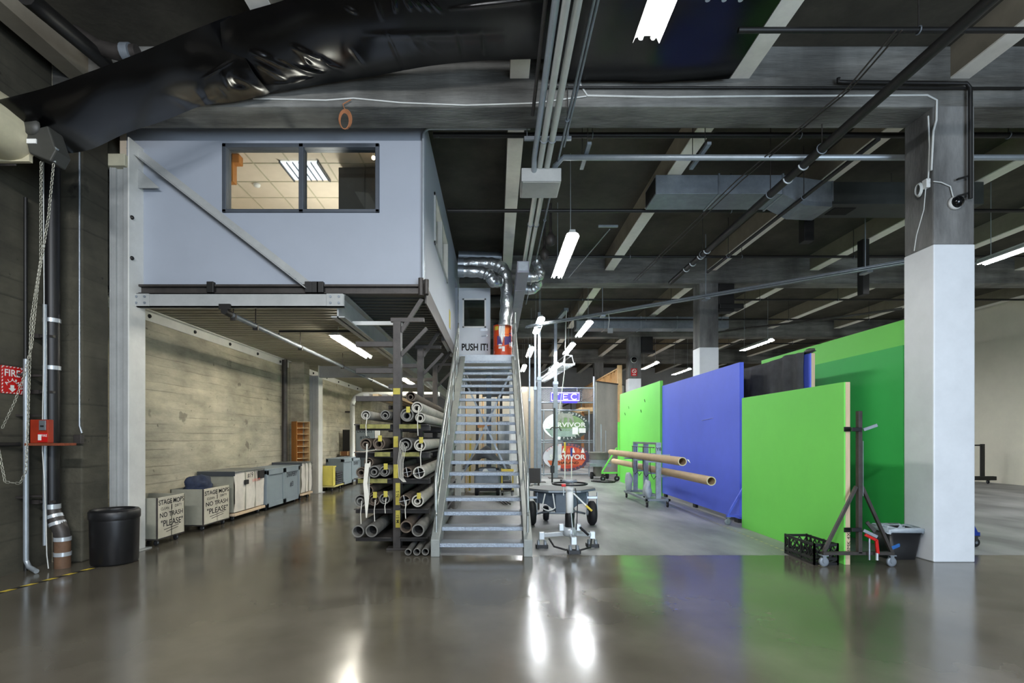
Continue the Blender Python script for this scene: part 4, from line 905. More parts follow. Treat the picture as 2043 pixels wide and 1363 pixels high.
single('blue_mast', MB().box(-.32, -.16, 16.6, 16.76, 0, 3.9), 'cart_blue', 'slate blue mast post rising behind the stair treads', 'post', bevel=.01)
for k, (x, lab) in enumerate(((-.62, 'thin dark pole leaning behind the stairs near the beige panel'), (.14, 'dark square post behind the stairs near the grey barrel'))): single('dark_post', MB().bar((x, 16.4, 0), (x + .02, 16.6, 3.3), .09, .09), 'dark_steel', lab, 'post')
t = thing('grey_barrel', 'tall blue grey barrel behind the stairs', 'barrel', (.42, 16.2, 0))
part('shell', MB().lathe([(.001, 0), (.3, 0), (.3, .7), (.31, .72), (.3, .74), (.3, 1.5), (.31, 1.52), (.3, 1.54), (.3, 2.1), (.001, 2.1)], (.36, 16.2, 0), 30), 'drum_grey', t); part('rim', MB().lathe([(.3, 2.08), (.315, 2.1), (.315, 2.14), (.29, 2.14)], (.36, 16.2, 0), 30), 'galv_matt', t)
t = thing('timber_offcut', 'short orange timber offcut wedged behind the stairs', 'timber', (-.2, 13.9, 2.2))
part('block', MB().bar((-.5, 13.76, 1.93), (-.08, 13.8, 2.02), .1, .09), 'orange_wood', t, .004)
t = thing('equipment_cart', 'low cart with yellow posts tucked beneath the stairs', 'cart', (.3, 14.2, 0))
part('deck', MB().box(.12, .46, 13.2, 13.9, .24, .28), 'dark_steel', t, .006); casters(t, .16, .42, 13.26, 13.84, .24, .07)
for y in (13.24, 13.86):
    for x in (.15, .43): part('yellow_post', MB().box(x - .015, x + .015, y - .015, y + .015, .28, .8), 'tape_y', t)
part('top_bar', MB().box(.13, .45, 13.2, 13.24, .76, .82), 'tape_y', t); part('battery', MB().box(.18, .4, 13.3, 13.7, .28, .5), 'black', t, .02)
for k in range(3): single('pallet_jack_rod', MB().bar((.18 + k * .08, 12.2, .05), (.02 + k * .07, 13.1, .06), .03, .04), 'dark_steel', 'dark steel rod lying on the floor under the stairs, ' + ('innermost of three', 'middle of three', 'next to the stringer')[k], 'rod', 'rods under the stairs')
single('yellow_rod', MB().bar((-.82, 15.8, 0), (-.80, 15.9, 1.6), .05, .05), 'tape_y', 'yellow rod standing behind the stairs beside the landing leg', 'rod')
# ================================================================ chroma flats on the stair's far side
def flat(x, y0, y1, z0, z1, m, label, edge='plywood', th=.08, edge_m=None, studs=True):
    t = thing('chroma_flat', label, 'flat', (x + th / 2, (y0 + y1) / 2, z0))
    part('painted_face', MB().box(x, x + .02, y0, y1, z0, z1), m, t, .003)
    part('end_edge', MB().box(x + .02, x + th, y0, y0 + .04, z0, z1), edge, t, .002)
    part('end_edge', MB().box(x + .02, x + th, y1 - .04, y1, z0, z1), edge, t, .002)
    part('top_edge', MB().box(x + .02, x + th, y0 + .04, y1 - .04, z1 - .04, z1), 'plywood', t)
    part('bottom_edge', MB().box(x + .02, x + th, y0 + .04, y1 - .04, z0, z0 + .04), 'plywood', t)
    n = max(1, int((y1 - y0) / 1.2))
    for k in range(1, n): yy = y0 + (y1 - y0) * k / n; part('stud', MB().box(x + .02, x + th, yy - .02, yy + .02, z0 + .04, z1 - .04), 'plywood', t)
    return t
t = flat(4.49, 6.61, 9.36, .0, 2.36, 'green', 'bright green flat standing behind the black milk crate')
text('pencil_mark', 'HMK 4X8', .06, (4.55, 6.61, .30), (0, 0, 1), (-1, 0, 0), 'ink', t, 0, lift=.003, width=.3)
for z in (.42, 1.72): part('tape_band', MB().box(4.488, 4.575, 6.602, 6.61, z, z + .06), 'black', t)
t = flat(4.62, 9.72, 14.25, .09, 3.07, 'blue', 'bright blue flat standing between the two bright green flats', 'blue')
for y in (9.9, 12, 14.1): part('foot_block', MB().box(4.64, 4.70, y - .08, y + .08, 0, .09), 'black', t)
part('scuff', MB().bar((4.618, 10.9, 2.05), (4.618, 11.5, 2.02), .002, .015, (1, 0, 0)), 'silver_text', t)
t = flat(4.57, 14.28, 18.9, .0, 3.22, 'green', 'far bright green flat with small black marks by the tank', 'green')
for yy, z in ((15.7, 2.72), (17.6, 2.62), (18.1, 2.42), (16.1, 2.42)): part('ink_mark', MB().bar((4.567, yy, z), (4.567, yy + .06, z + .09), .004, .03, (1, 0, 0)), 'ink', t)
part('back_stile', MB().box(4.50, 4.57, 18.92, 18.98, .2, 2.2), 'green', t)
t = flat(5.12, 8.35, 11.2, .0, 3.02, 'blue', 'blue flat mostly hidden beneath a black drape', 'plywood')
t = flat(5.84, 7.35, 11.0, .0, 2.97, 'green2', 'dark green flat with a blue end edge, next to the white column', 'blue_edge', .11)
part('black_foot', MB().box(5.865, 5.96, 7.345, 7.36, 0, 1.05), 'black', t)
flat(6.42, 7.3, 12.4, .0, 3.5, 'green', 'tallest green flat rising behind the black drape and dark green flat', 'green')
# black drape over the hidden blue flat
def drape(u, v):
    y = 8.42 + 2.7 * u; zt = 3.05; L_ = 1.25 + .1 * math.sin(u * 7)
    if v < .2: q = v / .2; return V((5.22 - .13 * q, y, zt))
    q = (v - .2) / .8
    fold = .03 + .075 * (.35 + .65 * q) * (math.sin(u * 34 + 2 * math.sin(u * 5)) + .6 * mnoise.noise(V((u * 9, q * 2, 3))))
    return V((5.09 - max(0, fold), y + .04 * q * math.sin(u * 11), zt - L_ * q + .03 * math.sin(u * 9) * (1 - q)))
single('black_drape', MB().grid(drape, 110, 24), 'black_cloth', 'black drape hung over the top of the hidden blue flat', 'drape', solid=.008)
single('cloth_knot', MB().grid(sack(5.14, 8.38, 3.06, .06, .12, .04, 9), 16, 10), 'motor', 'knotted grey cloth on the top corner of the draped flat', 'cloth')
# A-frame flat jacks
def jack(xc, y, hw, h, m, label, leg_top, braces=True, off=.04):
    t = thing('flat_jack', label, 'flat stand', (xc, y, 0))
    part('upright', MB().box(xc - .024 + off, xc + .024 + off, y - .03, y + .03, .17, h), m, t, .004)
    part('base_bar', MB().box(xc - hw, xc + hw, y - .03, y + .03, .15, .19), m, t, .003)
    for s in (-1, 1):
        part('leg', MB().bar((xc + s * (hw - .02), y, .19), (xc + off + s * .035, y, leg_top), .035, .035), m, t)
        caster(t, xc + s * (hw - .02), y, .15, .06, .035, 'Y', 'galv_matt', 'galv_matt')
    return t
t = jack(4.60, 6.52, .45, 1.98, 'dark_steel', 'black A-frame jack at the near end of the bright green flat', 1.02, off=.02)
for z in (.45, 1.72):
    part('clamp_jaw', MB().box(4.5, 4.62, 6.47, 6.49, z, z + .05), 'black', t, .004); part('clamp_lever', MB().bar((4.64, 6.47, z + .02), (4.80, 6.45, z + .08 if z > 1 else z - .06), .02, .04), 'galv_matt', t, .004)
part('slot_strip', MB().box(4.645, 4.652, 6.485, 6.49, .9, 1.6), 'galv', t)
jb = jack(4.66, 9.60, .34, 1.3, 'blue', 'blue A-frame jack at the near end of the bright blue flat', .95, off=.16)
t = thing('blue_brake_pedal', 'bright blue handle lying over a caster of the black jack', 'handle', (5.1, 6.6, .2))
part('grip', MB().bar((5.02, 6.55, .21), (5.26, 6.68, .24), .02, .045), 'blue_tool', t, .008); part('bolt', MB().cyl((5.03, 6.55, .19), (5.03, 6.55, .25), .01, 8), 'galv', t)
t = thing('bar_clamp', 'red and grey clamp hooked on the base of the black jack', 'clamp', (4.78, 6.46, .3))
part('jaw', MB().bar((4.64, 6.44, .42), (4.78, 6.44, .35), .025, .035).bar((4.78, 6.44, .36), (4.80, 6.44, .18), .025, .035), 'red', t, .004)
part('screw', MB().cyl((4.70, 6.45, .10), (4.70, 6.45, .38), .012, 8), 'galv', t); part('swivel_foot', MB().cyl((4.79, 6.44, .10), (4.79, 6.44, .19), .016, 8), 'alu', t)
part('handle', MB().bar((4.66, 6.44, .58), (4.76, 6.44, .46), .02, .04), 'motor', t)
# milk crate
t = thing('milk_crate', 'long black lattice milk crate on the floor before the bright green flat', 'crate', (4.25, 6.95, 0))
CX0, CX1, CY0, CY1, CH = 4.10, 4.40, 6.60, 7.26, .28
def lattice(a, b, nseg, along):
    mb = MB(); a, b = V(a), V(b); L_ = (b - a).length; d = (b - a).normalized(); up = (0, 0, 1); th = .012
    for z in (.014, .08, CH - .022): mb.bar(a + V((0, 0, z)), b + V((0, 0, z)), .016, .034, up)
    for k in range(nseg + 1):
        if k % 3 == 0: p = a + d * (L_ * k / nseg); mb.bar(p + V((0, 0, 0)), p + V((0, 0, CH)), .02, .02)
    for k in range(nseg):
        p, q = a + d * (L_ * k / nseg), a + d * (L_ * (k + 1) / nseg)
        mb.bar(p + V((0, 0, .09)), q + V((0, 0, CH - .04)), .01, .013); mb.bar(q + V((0, 0, .09)), p + V((0, 0, CH - .04)), .01, .013)
        mb.bar(p + V((0, 0, .03)), q + V((0, 0, .07)), .01, .014)
    return mb
part('side_lattice', lattice((CX0, CY0, 0), (CX0, CY1, 0), 7, 'y'), 'black', t); part('side_lattice', lattice((CX1, CY0, 0), (CX1, CY1, 0), 7, 'y'), 'black', t)
part('end_lattice', lattice((CX0, CY0, 0), (CX1, CY0, 0), 3, 'x'), 'black', t); part('end_lattice', lattice((CX0, CY1, 0), (CX1, CY1, 0), 3, 'x'), 'black', t)
part('bottom_lattice', MB().box(CX0, CX1, CY0, CY1, .004, .014), 'black', t)
# lined bin beside the column
t = thing('waste_bin', 'black waste bin with a white liner beside the white column', 'bin', (5.48, 7.02, 0))
def rrect(x0, x1, y0, y1, z, r=.05, n=4):
    o = []
    for cx_, cy_, a0 in ((x1 - r, y0 + r, -90), (x1 - r, y1 - r, 0), (x0 + r, y1 - r, 90), (x0 + r, y0 + r, 180)):
        o += [(cx_ + r * math.cos(math.radians(a0 + 90 * i / n)), cy_ + r * math.sin(math.radians(a0 + 90 * i / n)), z) for i in range(n + 1)]
    return o
def loft(rings, cap=True):
    mb = MB(); n = len(rings[0]); vs = [p for r_ in rings for p in r_]
    mb.add(vs, [(i * n + k, i * n + (k + 1) % n, (i + 1) * n + (k + 1) % n, (i + 1) * n + k) for i in range(len(rings) - 1) for k in range(n)], True)
    if cap: mb.add(rings[0], [tuple(range(n))[::-1]])
    return mb
part('body', loft([rrect(5.29, 5.65, 6.87, 7.14, 0), rrect(5.24, 5.70, 6.82, 7.19, .41), rrect(5.25, 5.69, 6.83, 7.18, .41), rrect(5.31, 5.63, 6.9, 7.12, .02)]), 'black', t)
lr = lambda g, z, j: [(x + .012 * math.sin(i * 1.9 + j), y + .012 * math.cos(i * 2.3 + j), z_ + .012 * math.sin(i * 1.3 + j * 2)) for i, (x, y, z_) in enumerate(rrect(5.24 - g, 5.70 + g, 6.82 - g, 7.19 + g, z))]
part('liner', loft([lr(.006, .36, 1), lr(.008, .38, 2), lr(.012, .42, 3), lr(0, .432, 4), lr(-.03, .36, 5), lr(-.05, .2, 6)], False), 'liner', t)
# rolling rack with the two long tubes
t = thing('rolling_rack', 'galvanised rolling rack holding two long cardboard tubes', 'rack', (3.78, 12.95, 0))
part('base_rail', MB().box(3.49, 3.54, 11.95, 14.0, .15, .2), 'galv_matt', t, .003); part('base_rail', MB().box(4.02, 4.07, 11.95, 14.0, .15, .2), 'galv_matt', t, .003)
for y in (11.95, 12.95, 13.95): part('cross_bar', MB().box(3.49, 4.07, y, y + .05, .15, .2), 'galv_matt', t, .003)
for y in (11.97, 12.97, 13.95):
    part('upright', MB().box(3.74, 3.86, y, y + .06, .2, 1.47), 'galv', t, .003)
    part('arm', MB().box(3.5, 3.74, y + .01, y + .05, 1.05, 1.09), 'galv', t); part('arm', MB().box(3.86, 4.07, y + .01, y + .05, .71, .75), 'galv', t)
    part('arm', MB().box(3.86, 4.07, y + .01, y + .05, 1.2, 1.24), 'galv', t)
part('top_rail', MB().box(3.74, 3.86, 11.97, 14.01, 1.47, 1.52), 'galv', t, .003)
part('hook_rail', MB().cyl((3.70, 12.0, 1.40), (3.70, 13.95, 1.40), .012, 8), 'dark_steel', t)
for y in (12.3, 12.9, 13.5, 13.9): part('hanging_cord', MB().tube([(3.7, y, 1.4), (3.69, y - .02, .9), (3.7, y - .1, .72), (3.69, y - .3, .66), (3.7, y - .45, .74)], .008, 6), 'black', t)
casters(t, 3.54, 4.02, 12.02, 13.92, .15, .06, w=.035)
text('lettering', 'Y8', .11, (3.80, 11.968, 1.36), (1, 0, 0), UP, 'ink', t, .01, lift=.003)
for x, y, h, lab in ((3.56, 12.06, .42, 'white bag slumped on the rolling rack base near its lettered upright'), (3.56, 13.75, .5, 'white bag standing on the rolling rack base at its far end')):
    single('white_bag', MB().grid(sack(x, y, .2 + h * .5, .1, .12, h * .52, y), 16, 12), 'liner', lab, 'bag')
def ctube(a, b, r, label):
    a, b = V(a), V(b); t = thing('cardboard_tube', label, 'tube', a); part('wall', MB().ring(a, b, r, r * .82, 26), 'card', t)
    d = (b - a).normalized(); part('cut_end', MB().ring(a - d * .004, a, r * 1.005, r * .81, 26), 'card_end', t); part('bore', MB().cyl(a + d * 1.2, b - d * .2, r * .83, 18), 'card_in', t); return t
t = ctube((3.60, 9.9, 1.175), (3.60, 16.1, 1.175), .085, 'upper long brown cardboard tube on the rolling rack')
part('torn_flap', MB().add([(3.68, 9.89, 1.22), (3.72, 9.88, 1.21), (3.745, 9.87, 1.14), (3.71, 9.88, 1.18)], [(0, 1, 2, 3)]), 'paper', t)
ctube((3.97, 9.45, .835), (3.97, 17.3, .835), .085, 'lower long brown cardboard tube on the rolling rack, jutting further forward')
# dashed tape line on the floor
mb = MB(); a, b = V((4.15, 6.5, .003)), V((4.27, 13.5, .003)); n = 46
for k in range(n):
    p, q = a.lerp(b, k / n), a.lerp(b, (k + .55) / n); mb.add([p + V((-.02, 0, 0)), p + V((.02, 0, 0)), q + V((.02, 0, 0)), q + V((-.02, 0, 0))], [(0, 1, 2, 3)])
struct('floor_marking', mb, 'tape_dash')

# ================================================================ camera pedestal and hexagonal cart
t = thing('camera_pedestal', 'silver three-legged camera pedestal with a black steering ring beside the stairs', 'pedestal', (1.07, 7.45, 0))
px, py = 1.075, 7.5
part('column', MB().lathe([(.001, .98), (.056, .98), (.056, .5), (.001, .5)], (px, py, 0), 24), 'white', t)
part('lower_column', MB().lathe([(.062, .32), (.068, .34), (.068, .52), (.06, .54), (.05, .54)], (px, py, 0), 24), 'black', t)
part('head_plate', MB().lathe([(.001, 1.02), (.10, 1.02), (.11, 1.01), (.11, .99), (.05, .985), (.05, .97)], (px, py, 0), 24), 'galv_matt', t)
ring = MB(); n = 36; ring.tube([(px + .25 * math.cos(2 * PI * k / n), py + .25 * math.sin(2 * PI * k / n), .965) for k in range(n + 1)], .014, 8, False)
r = part('steering_ring', ring, 'black', t)
for k in range(3):
    a = 2 * PI * k / 3 + .5; part('spoke', MB().bar((px + .06 * math.cos(a), py + .06 * math.sin(a), .99), (px + .245 * math.cos(a), py + .245 * math.sin(a), .967), .04, .012), 'black', r)
part('red_knob', MB().box(px - .15, px - .09, py - .26, py - .22, .945, .985), 'red', t, .008)
part('lock_pin', MB().cyl((px - .12, py - .235, .82), (px - .12, py - .235, .95), .008, 8), 'alu', t)
part('pan_handle', MB().cyl((px + .05, py - .05, .83), (px + .24, py - .12, .64), .012, 10), 'white', t); part('yellow_grip', MB().cyl((px + .22, py - .113, .66), (px + .30, py - .143, .585), .016, 10), 'tape_y', t)
part('hub', MB().lathe([(.001, .34), (.085, .33), (.1, .3), (.1, .22), (.07, .2), (.001, .2)], (px, py, 0), 24), 'alu', t)
part('hub_bracket', MB().box(px - .16, px - .09, py - .06, py + .03, .28, .38).box(px + .09, px + .16, py - .06, py + .03, .28, .38), 'alu', t, .01)
ends_ = [(px + .02, py - .26), (px - .40, py + .10), (px + .36, py + .16)]
for (ex_, ey_) in ends_:
    lg = part('leg', MB().bar((px, py, .24), (ex_, ey_, .19), .055, .06), 'alu', t, .006)
    part('leg_head', MB().box(ex_ - .04, ex_ + .04, ey_ - .04, ey_ + .04, .13, .24), 'alu', lg, .008)
    for s in (-1, 1): part('wheel', MB().lathe([(.01, -.018), (.055, -.018), (.062, -.008), (.062, .008), (.055, .018), (.01, .018)], (ex_ + s * .05, ey_, .062), 18, 'X'), 'galv_matt', lg)
    part('cable_guard', MB().box(ex_ - .09, ex_ + .09, ey_ - .075, ey_ - .06, .01, .06).box(ex_ - .09, ex_ - .08, ey_ - .075, ey_ + .06, .01, .06).box(ex_ + .08, ex_ + .09, ey_ - .075, ey_ + .06, .01, .06), 'black', lg)
part('brace_rod', MB().cyl((px + .01, py - .08, .55), (px + .02, py - .22, .25), .012, 8), 'galv', t)
part('foot_pedal', MB().bar((px + .14, py - .08, .34), (px + .25, py - .16, .24), .03, .03), 'black', t, .006)
part('steering_hose', MB().tube([(px - .3, py - .0, .16), (px - .24, py - .12, .07), (px - .08, py - .2, .04), (px + .12, py - .22, .04), (px + .28, py - .12, .06), (px + .33, py + .05, .14)], .014, 8), 'black', t)
part('air_hose', MB().tube([(px + .08, py - .02, .9), (px + .11, py - .04, .7), (px + .1, py - .05, .45), (px + .09, py - .06, .3)], .008, 6), 'black', t)
t = thing('gear_cart', 'dark gear cart with a clipped octagonal top and big tyres behind the pedestal', 'cart', (1.25, 9.6, 0))
cx, cy = 1.23, 9.7; a_, b_ = .64, .26
oct_ = [(cx - a_, cy + .25), (cx - a_, cy - .05), (cx - .28, cy - .42), (cx + .30, cy - .42), (cx + a_, cy - .02), (cx + a_, cy + .25), (cx + .3, cy + .55), (cx - .28, cy + .55)]
part('top_board', MB().prism([(x, y, .655) for x, y in oct_], (0, 0, .03)), 'table', t, .004)
part('edge_band', MB().prism([(cx + (x - cx) * 1.008, cy + (y - cy) * 1.008, .64) for x, y in oct_], (0, 0, .03)), 'galv_matt', t)
part('body', MB().prism([(cx - .5, cy - .12, .62), (cx - .16, cy - .36, .62), (cx + .18, cy - .36, .62), (cx + .5, cy - .12, .62), (cx + .5, cy + .4, .62), (cx - .5, cy + .4, .62)], (0, 0, -.02)).prism([(cx - .5, cy - .12, .62), (cx - .12, cy - .3, .62), (cx - .12, cy - .3, .28), (cx - .3, cy - .2, .4), (cx - .5, cy - .12, .42)], (0, .5, 0)).prism([(cx + .5, cy - .12, .62), (cx + .12, cy - .3, .62), (cx + .12, cy - .3, .28), (cx + .3, cy - .2, .4), (cx + .5, cy - .12, .42)], (0, .5, 0)).box(cx - .14, cx + .14, cy - .31, cy + .2, .26, .62), 'cart_blue', t, .008)
for s in (-1, 1):
    x = cx + s * .56
    w_ = part('tyre', MB().lathe([(.05, -.07), (.12, -.075), (.18, -.07), (.225, -.035), (.225, .035), (.18, .07), (.12, .075), (.05, .07)], (x, cy - .12, .228), 30, 'X'), 'rubber', t); part('wheel_hub', MB().cyl((x - .085, cy - .12, .228), (x + .085, cy - .12, .228), .05, 14), 'galv', w_)
    part('fork', MB().box(x - .1, x - .09, cy - .15, cy - .09, .2, .62).box(x + .09, x + .1, cy - .15, cy - .09, .2, .62).box(x - .1, x + .1, cy - .15, cy - .09, .5, .54), 'galv', t, .003)
    part('rear_tyre', MB().lathe([(.05, -.05), (.13, -.05), (.15, -.02), (.15, .02), (.13, .05), (.05, .05)], (cx + s * .25, cy + .4, .15), 24, 'X'), 'rubber', t)
part('cable_loop', MB().tube([(cx - .34, cy - .38, .62)] + [(cx - .40 + .06 * k, cy - .39, .36 - .05 * math.sin(PI * k / 4)) for k in range(5)] + [(cx - .2, cy - .39, .62)], .012, 8), 'white', t)
part('frame_tube', MB().cyl((cx - .45, cy + .0, .2), (cx - .1, cy - .2, .3), .02, 8).cyl((cx + .45, cy, .2), (cx + .1, cy - .2, .3), .02, 8), 'galv', t)
part('axle', MB().cyl((cx - .25, cy + .4, .15), (cx + .25, cy + .4, .15), .02, 8), 'galv', t)
t = thing('brown_panel', 'dark brown board leaning beside the stair handrail', 'board', (.98, 11.6, 0)); part('board', MB().box(.70, 1.0, 11.6, 11.64, .60, .94), 'dark_panel', t, .004); part('post', MB().box(.72, .76, 11.6, 11.64, 0, .6), 'dark_panel', t); part('post', MB().box(.94, .98, 11.6, 11.64, 0, .6), 'dark_panel', t)

# ================================================================ tall posts and the signs beyond
def post(x, y, w_, top, label, m='galv_matt', cat='post', extra=None):
    t = thing('tall_mast', label, cat, (x, y, 0)); part('outer_mast', MB().box(x - w_ / 2, x + w_ / 2, y - w_ / 2, y + w_ / 2, .02, top * .62), m, t, .004)
    part('inner_mast', MB().box(x - w_ * .36, x + w_ * .36, y - w_ * .36, y + w_ * .36, top * .6, top), 'galv', t, .004)
    part('base_plate', MB().box(x - w_ * 1.6, x + w_ * 1.6, y - w_ * 1.6, y + w_ * 1.6, 0, .02), 'dark_steel', t); part('collar', MB().box(x - w_ * .62, x + w_ * .62, y - w_ * .62, y + w_ * .62, top * .6, top * .6 + .1), 'galv', t); return t
t = post(2.37, 20.5, .17, 6.25, 'tall steel mast with an angled arm standing before the two oval signs')
part('arm', MB().bar((2.37, 20.5, 6.25), (2.55, 18.6, 6.28), .16, .12), 'galv_matt', t); part('rope', MB().tube([(2.55, 18.6, 6.25), (2.5, 18.8, 4), (2.35, 19.2, 2.5)], .018, 6), 'cable_white', t)
part('cable_hook', MB().tube([(2.15, 20.35, 1.95), (2.2, 20.3, 2.02), (2.5, 20.3, 2.02), (2.58, 20.35, 1.9)], .03, 8), 'motor', t)
post(1.57, 18.7, .14, 6.2, 'tallest slim mast close beside the stair handrail')
post(1.34, 17.6, .09, 5.45, 'shorter thin mast between the handrail and the tallest slim mast')
post(1.12, 17.2, .06, 4.75, 'thinnest mast directly beside the stair handrail')
t = thing('cable_stand', 'black cable hung on a thin stand before the lower oval sign', 'stand', (2.1, 18.5, 0))
part('cable', MB().tube([(2.12, 18.6, 2.7), (2.1, 18.5, 1.4), (2.08, 18.5, .9), (2.02, 18.5, .55)], .035, 8), 'black', t); part('plug', MB().box(1.96, 2.1, 18.42, 18.56, .35, .62), 'black', t, .02); part('tail', MB().cyl((2.02, 18.5, 0), (2.02, 18.5, .4), .03, 8), 'black', t)
for x, y, h, c, lab in ((2.55, 19, 1.45, 'tape_y', 'white broomstick with a yellow grip before the lower oval sign'), (2.80, 19.05, 1.25, 'blue_edge', 'pale stick with a dark blue grip before the lower oval sign')):
    t = thing('broom', lab, 'broom', (x, y, 0)); part('stick', MB().cyl((x, y, .06), (x, y, h - .3), .02, 8), 'white', t); part('grip', MB().cyl((x, y, h - .32), (x, y, h), .035, 8), c, t); part('broom_head', MB().box(x - .18, x + .18, y - .05, y + .05, 0, .07), 'black', t, .01)
# two oval signs in a pipe frame
SY = 21.5
fr = thing('sign_frame', 'galvanised pipe frame carrying the two oval signs', 'frame', (2.9, SY, 0))
for x in (2.0, 3.92, 4.13): part('frame_post', MB().cyl((x, SY + .12, 0), (x, SY + .12, 4.2 if x > 4 else 2.8), .035 if x < 4 else .05, 8), 'galv', fr)
for z, x1 in ((.08, 3.95), (1.42, 4.13), (1.5, 4.13), (2.78, 3.95), (3.1, 4.13), (3.72, 4.13)): part('frame_rail', MB().cyl((1.9, SY + .12, z), (x1, SY + .12, z), .03, 8), 'galv', fr)
def ellipse(cx_, cz_, rx, rz, y, d, n=44): return MB().prism([(cx_ + rx * math.cos(2 * PI * k / n), y, cz_ + rz * math.sin(2 * PI * k / n)) for k in range(n)], (0, d, 0))
EX = (1, 0, 0)
def oval(cz_, label):
    t = thing('oval_sign', label, 'sign', (2.93, SY, cz_)); return t
cxs = 2.93
t = oval(2.12, 'upper oval sign with a big cat over a green band')
part('rim', ellipse(cxs, 2.12, .97, .61, SY, .05), 'oval_dark', t); part('face', ellipse(cxs, 2.12, .80, .46, SY - .01, .01), 'oval_green', t)
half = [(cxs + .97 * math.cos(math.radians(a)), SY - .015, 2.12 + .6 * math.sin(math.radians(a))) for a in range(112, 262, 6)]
part('glare_face', MB().prism(half, (0, .004, 0)), 'oval_glare', t)  # emissive left part imitates a bright reflection on the sign
part('lower_band', MB().prism([(cxs - .9, SY - .018, 2.0), (cxs - .6, SY - .018, 1.66), (cxs + .35, SY - .018, 1.66), (cxs + .62, SY - .018, 2.0)], (0, .004, 0)), 'oval_mist', t)
text('lettering', 'SURVIVOR', .26, (cxs + .02, SY - .02, 2.15), EX, UP, 'silver_text', t, .025, width=1.62, lift=.012)
arc_text('lettering', 'OUTWIT OUTPLAY', .12, (cxs, SY - .012, 2.12), EX, UP, .88, .53, 150, 22, 'silver_text', t, lift=.012)
arc_text('lettering', 'OUTLAST', .12, (cxs, SY - .02, 2.12), EX, UP, .82, .53, 240, 310, 'silver_text', t, lift=.012, flip=True)
text('lettering', 'AFRICA', .12, (cxs + .05, SY - .02, 1.93), EX, UP, 'oval_green', t, .01, width=.6, lift=.012)
def silh(name, pts, m, s, ox, oz, y): part(name, MB().prism([(cxs + ox + x * s, y, oz + z * s) for x, z in pts], (0, .006, 0)), m, t)
cat = [(-1, .05), (-.85, .5), (-.6, .75), (-.3, .72), (-.1, .62), (.5, .6), (.85, .5), (.95, .1), (1.1, -.45), (.9, -.5), (.75, -.1), (.55, .08), (.5, -.45), (.3, -.5), (.28, .1), (-.1, .15), (-.15, -.45), (-.4, -.5), (-.42, .05), (-.6, -.3), (-.78, -.5), (-.9, -.3)]
silh('animal_relief', cat, 'animal', .36, -.05, 2.42, SY - .03)
part('notice_sheet', MB().box(cxs + .26, cxs + .50, SY - .045, SY - .04, 1.76, 2.06), 'paper', t); part('notice_sheet', MB().box(cxs + .54, cxs + .82, SY - .045, SY - .04, 1.82, 2.02), 'paper', t)
t = oval(.80, 'lower oval sign with orange flames above a red band')
part('rim', ellipse(cxs, .80, .98, .60, SY, .05), 'oval_purple', t); part('face', ellipse(cxs, .80, .84, .48, SY - .01, .01), 'oval_red', t)
half = [(cxs + .97 * math.cos(math.radians(a)), SY - .015, .80 + .58 * math.sin(math.radians(a))) for a in range(100, 258, 6)]
part('pale_face', MB().prism(half, (0, .004, 0)), 'oval_sky', t)
text('lettering', 'SURVIVOR', .27, (cxs + .05, SY - .02, .80), EX, UP, 'silver_text', t, .03, width=1.5, lift=.014)
part('band', MB().prism([(cxs - .78, SY - .017, .66), (cxs - .66, SY - .017, .46), (cxs + .66, SY - .017, .46), (cxs + .78, SY - .017, .66)], (0, .004, 0)), 'flame', t)
text('lettering', 'THAILAND', .16, (cxs + .05, SY - .022, .56), EX, UP, 'ink', t, .015, width=.95, lift=.012)
for k in range(5): silh('flame_relief', [(-.5, -.4), (-.2, .5), (.05, 1), (.25, .35), (.5, -.4)], 'flame' if k % 2 else 'silver_text', .16, -.1 + k * .2, 1.05, SY - .028)
arc_text('lettering', 'OUTWIT OUTPLAY', .1, (cxs, SY - .012, .8), EX, UP, .91, .54, 150, 25, 'flame', t, lift=.012)
arc_text('lettering', 'OUTLAST', .1, (cxs, SY - .012, .8), EX, UP, .85, .54, 240, 310, 'flame', t, lift=.012, flip=True)
# neon sign
t = thing('neon_sign', 'violet neon sign spelling TEC above the oval signs', 'sign', (2.9, SY - .2, 3.1))
nx0, nx1, nz0, nz1 = 2.28, 3.50, 3.14, 3.52
part('backing_box', MB().box(nx0, nx1, SY - .06, SY + .02, nz0, nz1), 'neon_back', t, .01)
part('neon_border', MB().tube([(nx0 + .03, SY - .09, nz0 + .03), (nx1 - .03, SY - .09, nz0 + .03), (nx1 - .03, SY - .09, nz1 - .03), (nx0 + .03, SY - .09, nz1 - .03), (nx0 + .03, SY - .09, nz0 + .03)], .016, 6), 'neon', t)
def neon(pts): part('neon_letter', MB().tube([(x, SY - .09, z) for x, z in pts], .02, 6), 'neon', t)
def outline(ch, xx):
    if ch == 'T': return [(xx - .12, 3.43), (xx + .12, 3.43), (xx, 3.43), (xx, 3.22)]
    if ch == 'E': return [(xx + .10, 3.43), (xx - .09, 3.43), (xx - .09, 3.33), (xx + .08, 3.33), (xx - .09, 3.33), (xx - .09, 3.225), (xx + .10, 3.225)]
    o = [(xx + .13 * math.cos(math.radians(a)), 3.33 + .115 * math.sin(math.radians(a))) for a in range(45, 316, 15)]
    return o
neon(outline('T', 2.50)); neon(outline('E', 2.90)); neon(outline('C', 3.27))
part('hang_bar', MB().box(nx0 + .5, nx1 - .1, SY - .03, SY, nz0 - .07, nz0), 'neon_back', t)
for x in (nx0 + .1, nx1 - .1): part('hanger', MB().cyl((x, SY - .0, nz1), (x, SY + .05, 3.74), .01, 6), 'galv', t)
